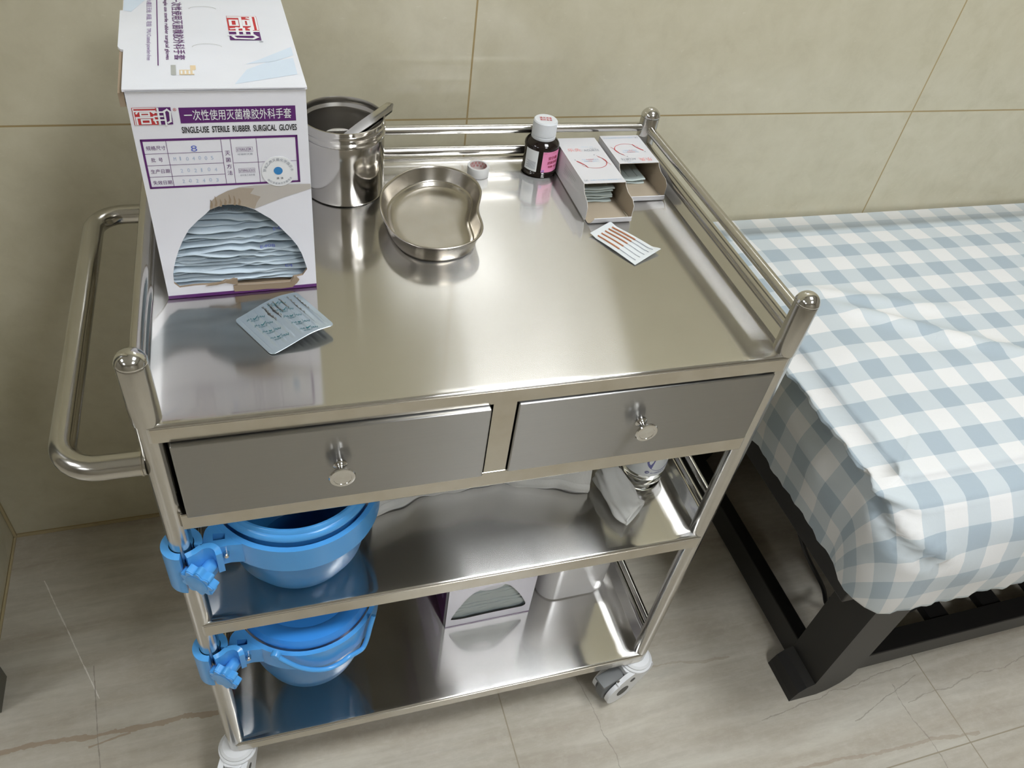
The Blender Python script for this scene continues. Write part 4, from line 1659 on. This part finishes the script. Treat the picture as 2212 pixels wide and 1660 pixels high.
# ------------------------------------------------------------------ bottom shelf: carton and tub
BS = Z1 + .0006
cb = thing('glove_carton', 'white carton with a neat half round opening on the bottom shelf', 'box', (.335, .1005, BS), 0)
cw, cd, ch = .1465, .225, .2150
hol = [tuple(p) for p in catmull([(.0118, .0215), (.0088, .0259), (.0182, .0522), (.0345, .0848), (.0504, .0981), (.0698, .1050), (.0951, .1015), (.1166, .0731), (.1318, .0421), (.1367, .0271), (.1320, .0215), (.1200, .0208), (.0760, .0207), (.0316, .0190)], 4)]
if sum(hol[i - 1][0] * hol[i][1] - hol[i][0] * hol[i - 1][1] for i in range(len(hol))) < 0:
    hol = hol[::-1]
q = MB()
lavc = plain('lavender_white_card', (.70, .68, .755), .35)
q.prism([(0, 0), (cw, 0), (cw, ch), (0, ch)], -.003, 0, lavc, F, [hol[::-1]], mside=M['dark'])
q.box((0, .0031, 0), (.003, cd, ch), lavc)
q.box((cw - .003, .0031, 0), (cw, cd, ch), lavc)
q.box((.003, cd - .003, 0), (cw - .003, cd, ch), lavc)
q.box((.003, .0031, 0), (cw - .003, cd - .003, .003), M['brown'])
q.box((.003, .0031, ch - .003), (cw - .003, cd - .003, ch), lavc)
rect(q, F, 0, 0, cw, .0022, M['purple'], .0003)
Q = lambda u, v, n=0.: Vector((-n, u, v))
rect(q, lambda u, v, n=0.: Vector((-n, cd - u, v)), 0, .0, cd - .012, ch, M['purple'], .0003)
polyface(q, lambda u, v, n=0.: Vector((-n, cd - u, v)), [(cd - .10, .09), (cd - .03, .045), (cd - .022, .06), (cd - .04, .09)], M['violet'], .0006)
q.build('carton_body', cb)
q = MB()
q.prism(arc(.0715, .0985, .0220, 0, 350, 35, .0115), -.0046, -.0034, M['card'], F)
q.build('thumb_tab', cb)
for i in range(13):
    q = MB()
    ph = i * 1.3
    fnn = lambda a, c, i=i, ph=ph: Vector((.006 + a * (cw - .012), .0062 + .0012 * math.sin(ph) + (.0 if c < .6 else .18 * (c - .6) / .4) + .0007 * math.sin(a * 20 + ph), .0040 + i * .0078 + .0074 * min(1, c / .6) + .0004 * math.sin(a * 14 + ph)))
    q.grid(30, 8, fnn, M['pulp'], True)
    q.box((.006, .012, .0040 + i * .0078), (cw - .006, .19, .0105 + i * .0078), M['pulp'])
    o = q.build('glove_packet', None, auto=50)
    o.location = (.335, .1005, BS)
    tag(o, 'neat grey green glove packet in the bottom shelf carton, %s' % (ordw[i] + ' from the bottom' if 0 < i < 12 else ('lowest of the stack' if i == 0 else 'topmost of the stack')), 'glove packet', 'glove packets in the bottom shelf carton')

tb = thing('plastic_tub', 'glossy white rounded plastic tub at the right end of the bottom shelf', 'tub', (.571, .170, BS), 0)
q = MB()
lv = [(-.010, .0015, .026), (-.0035, .0, .028), (-.0005, .003, .030), (.0, .010, .030), (.002, .120, .030), (.0025, .170, .030), (.0040, .171, .030), (.0040, .175, .030), (.0015, .175, .030), (.0005, .172, .030), (-.0015, .120, .029), (-.0035, .010, .029), (-.008, .005, .026)]
vs, cnt = [], None
for o_, z, r_ in lv:
    ring = rrect(-.0655 - o_, -.0610 - o_, .0600 + o_, .0900 + o_, r_, 9)
    cnt = len(ring)
    vs += [(a, c, z) for a, c in ring]
fs = []
for j in range(len(lv) - 1):
    for i in range(cnt):
        fs.append([j * cnt + i, j * cnt + (i + 1) % cnt, (j + 1) * cnt + (i + 1) % cnt, (j + 1) * cnt + i])
fs.append(list(range(cnt))[::-1])
fs.append([(len(lv) - 1) * cnt + i for i in range(cnt)])
q.add(vs, fs, M['tub'])
q.build('tub_body', tb)

# ------------------------------------------------------------------ bed
bed = thing('treatment_bed', 'black painted wooden treatment bed frame under the checked sheet', 'bed', (.9, 0, 0), 0)
wd_ = M['wood']
XB = 2.62


def leg(x, y, mir, front):
    hull = [(.962, .43), (1.040, .43), (1.040, .075), (1.036, .050), (1.024, .026), (1.004, .008), (.985, .0005), (.927, .0005), (.929, .012), (.9345, .030), (.946, .044), (.960, .052)]
    q = MB()
    f = lambda u, v, w: Vector((x + (u - 1.0) * mir - .9, w, v))
    hp_ = hull if mir > 0 else hull[::-1]
    q.prism(hp_, y, y + .075, wd_, f)
    q.build('leg', bed)


leg(1.0, -.112, 1, True)
leg(1.0, .425, 1, False)
leg(XB, -.112, -1, True)
leg(XB, .425, -1, False)
X = lambda v: v - .9
q = MB().box((X(.9635), -.0365, .013), (X(.992), .4245, .070), wd_, .002); q.build('stretcher', bed)
q = MB().box((X(XB - .04), -.036, .075), (X(XB - .01), .424, .155), wd_, .002); q.build('stretcher', bed)
q = MB().box((X(1.041), -.100, .035), (X(XB - .041), -.062, .086), wd_, .002); q.build('stretcher', bed)
q = MB().box((X(1.041), .440, .035), (X(XB - .041), .475, .086), wd_, .002); q.build('stretcher', bed)
q = MB().box((X(.868), -.110, .355), (X(.905), .505, .440), wd_, .002); q.build('rail', bed)
q = MB().box((X(XB + .06), -.110, .355), (X(XB + .10), .505, .440), wd_, .002); q.build('rail', bed)
q = MB().box((X(.906), -.112, .431), (X(XB + .059), -.080, .452), wd_, .002); q.build('rail', bed)
q = MB().box((X(.906), .470, .431), (X(XB + .059), .500, .452), wd_, .002); q.build('rail', bed)
for i in range(11):
    x = 1.115 + i * .128
    MB().box((X(x), -.0615, .058), (X(x + .044), .4395, .076), wd_, .002).build('slat', bed)
q = MB().box((X(.850), -.135, .4525), (X(XB + .11), .505, .470), M['vinyl'], .004); q.build('deck', bed)
q = MB().box((X(.845), -.125, .4705), (X(XB + .105), .500, .575), M['vinyl'], .02, 4); q.build('mattress', bed)

# fitted gingham sheet: puffy top over bulging sides, gathered hem
sh = MB()
ZB = .607
X0, X1, Y0, Y1 = .816, XB + .12, -.127, .512
CR = .055


def peri(s, o, r):
    """point and outward normal on a rounded rectangle enlarged by o; s in metres from the back left corner, going forward"""
    x0, x1, y0, y1 = X0 - o, X1 + o, Y0 - o, min(Y1 + o, YW - .003)
    segs = []
    Ll = (y1 - y0) - 2 * r
    Lf = (x1 - x0) - 2 * r
    q_ = pi * r / 2
    if s < Ll:
        return Vector((x0, y1 - r - s)), Vector((-1, 0))
    s -= Ll
    if s < q_:
        a = pi + s / r
        return Vector((x0 + r + r * math.cos(a), y0 + r + r * math.sin(a))), Vector((math.cos(a), math.sin(a)))
    s -= q_
    if s < Lf:
        return Vector((x0 + r + s, y0)), Vector((0, -1))
    s -= Lf
    if s < q_:
        a = 1.5 * pi + s / r
        return Vector((x1 - r + r * math.cos(a), y0 + r + r * math.sin(a))), Vector((math.cos(a), math.sin(a)))
    s -= q_
    if s < Ll:
        return Vector((x1, y0 + r + s)), Vector((1, 0))
    s -= Ll
    if s < q_:
        a = s / r
        return Vector((x1 - r + r * math.cos(a), y1 - r + r * math.sin(a))), Vector((math.cos(a), math.sin(a)))
    s -= q_
    if s < Lf:
        return Vector((x1 - r - s, y1)), Vector((0, 1))
    s -= Lf
    a = pi / 2 + min(s, q_) / r
    return Vector((x0 + r + r * math.cos(a), y1 - r + r * math.sin(a))), Vector((math.cos(a), math.sin(a)))


per = 2 * ((Y1 - Y0) - 2 * CR) + 2 * ((X1 - X0) - 2 * CR) + 2 * pi * CR
NS = 560
# vertical profile: (outward offset, z, cloth length below the seam)
# (front offset, left offset, z) from the hem up to the seam and over onto the top
pf = [(.044, -.020, .4360), (.0475, -.0165, .4350), (.049, -.0145, .4370), (.0495, -.013, .445), (.050, -.010, .462), (.050, -.005, .485), (.048, .0, .510), (.043, .002, .535), (.034, .0, .558), (.023, -.004, .575), (.011, -.0085, .588), (.005, -.0085, .594), (.0015, -.004, .598), (-.003, .0015, .6015), (-.007, .0005, .6045), (-.013, .0, .6065), (-.024, -.010, .6080), (-.045, -.045, .6085)]
Ll0 = (Y1 - Y0) - 2 * CR
rows, uvr = [], []
pf2 = []
for A_, B_2 in zip(pf, pf[1:]):
    for k in range(2):
        pf2.append(tuple(A_[i] + (B_2[i] - A_[i]) * k / 2 for i in range(3)))
pf = pf2 + [pf[-1]]
for o_, ol_, z in pf:
    row, uu = [], []
    for i in range(NS):
        s = per * i / NS
        p, n_ = peri(s, 0., CR)
        left = max(0., -n_.x)
        fr_ = max(0., -n_.y)
        bk_ = max(0., n_.y)
        rt_ = max(0., n_.x)
        oo = o_ * fr_ * fr_ + ol_ * (left * left + rt_ * rt_) + (-.045 if z > .6082 else min(ol_, 0) * .3) * bk_ * bk_
        if z > .6082:
            oo = -.045
        # folds and gathers
        low = smooth01((.47 - z) / .04)
        oo += low * (.0016 * math.sin(s * 190) + .0012 * math.sin(s * 87 + 1.)) * (1 - bk_)
        mid_ = math.exp(-((z - .53) / .05) ** 2)
        oo += mid_ * .0022 * math.sin(s * 31 + z * 60) * (1 - bk_)
        # piped pleats just under the seam on the left side
        se = math.exp(-((z - .601) / .008) ** 2)
        oo += se * left * (.0028 * math.sin(s * 95 + 2 * math.sin(s * 23)) + .0018 * math.sin(s * 210 + 1.3))
        # fold running down from the front left corner of the seam
        tt = (s - (Ll0 - .005)) / .125
        if -.3 < tt < 1.2:
            zl = .598 - .070 * tt
            cr = math.exp(-((z - zl) / .0075) ** 2) * smooth01((tt + .25) / .2) * smooth01((1.15 - tt) / .35)
            hi = math.exp(-((z - zl - .016) / .010) ** 2) * smooth01((tt + .25) / .2) * smooth01((1.15 - tt) / .35)
            oo += -.0085 * cr + .0055 * hi
        zz_ = z + (.002 * math.sin(s * 60) * low)
        # the left side pulls inward a little under its seam
        q_ = p + n_ * oo
        row.append((q_.x, min(q_.y, YW - .0025), zz_))
        dz = ZB - z
        bx_, by_ = p.x, p.y
        if z > .6024 or o_ < -.001:
            uu.append((q_.x, q_.y))
        else:
            uu.append((bx_ + n_.x * dz, by_ + n_.y * (dz + max(0., o_) * .25)))
    rows.append(row)
    uvr.append(uu)
vs = [v for r_ in rows for v in r_]
uvs = [v for r_ in uvr for v in r_]
fs = []
for j in range(len(rows) - 1):
    for i in range(NS):
        i2 = (i + 1) % NS
        fs.append([j * NS + i, j * NS + i2, (j + 1) * NS + i2, (j + 1) * NS + i])
# top: regular grid inside the last ring is replaced by rings shrinking to a spine
LR = 26
last = rows[-1]
for k in range(1, LR + 1):
    f = k / LR
    for i in range(NS):
        x, y, z = last[i]
        yc = (Y0 + Y1) / 2
        half = (Y1 - Y0) / 2 - .045
        xx = min(max(x, X0 + .045 + half), X1 - .045 - half)
        nx_, ny_ = x + (xx - x) * f, y + (yc - y) * f
        # soft ridges in the loose cloth
        z2 = .6085 + .0055 * smooth01(f * 3)
        d1 = (ny_ - .20) + .62 * (nx_ - 1.05)
        z2 += .0095 * math.exp(-(d1 / .016) ** 2) * smooth01((nx_ - .93) / .1) * smooth01((1.52 - nx_) / .2) * smooth01(f * 4)
        d2 = (ny_ - .275) + .35 * (nx_ - 1.0)
        z2 += .0050 * math.exp(-(d2 / .014) ** 2) * smooth01((nx_ - .88) / .08) * smooth01((1.25 - nx_) / .12) * smooth01(f * 4)
        d3 = (ny_ - .05) + .25 * (nx_ - 1.3)
        z2 += .0030 * math.exp(-(d3 / .03) ** 2) * smooth01(f * 4)
        vs.append((nx_, ny_, z2))
        uvs.append((nx_, ny_))
nr = len(rows)
for j in range(nr - 1, nr - 1 + LR):
    for i in range(NS):
        i2 = (i + 1) % NS
        fs.append([j * NS + i, j * NS + i2, (j + 1) * NS + i2, (j + 1) * NS + i])
me = bpy.data.meshes.new('fitted_sheet')
me.from_pydata(vs, [], fs)
me.materials.append(M['gingham'])
uvl = me.uv_layers.new(name='cloth')
for lp in me.loops:
    uvl.data[lp.index].uv = uvs[lp.vertex_index]
me.polygons.foreach_set('use_smooth', [True] * len(me.polygons))
me.update()
sheet = bpy.data.objects.new('fitted_sheet', me)
C.objects.link(sheet)
tag(sheet, 'blue and white gingham fitted sheet stretched over the treatment bed', 'bed sheet')

# cables hanging under the bed
q = MB()
q.tube(catmull([(1.06, .02, .085), (1.13, -.030, .082), (1.22, -.034, .081), (1.30, .000, .083), (1.335, .07, .12), (1.33, .14, .26), (1.32, .16, .45)], 8, False), .0035, M['cord'], 10)
tag(q.build('power_cord'), 'black power cord looping over the lower slats under the bed front', 'cord')
q = MB()
q.tube(catmull([(.985, .26, .45), (.972, .20, .34), (.972, .13, .26), (.985, .07, .20), (1.02, .02, .14), (1.05, .01, .085), (1.10, .03, .081)], 8, False), .0040, M['cord'], 10)
tag(q.build('power_cord'), 'black power cord hanging behind the left bed stretcher', 'cord')
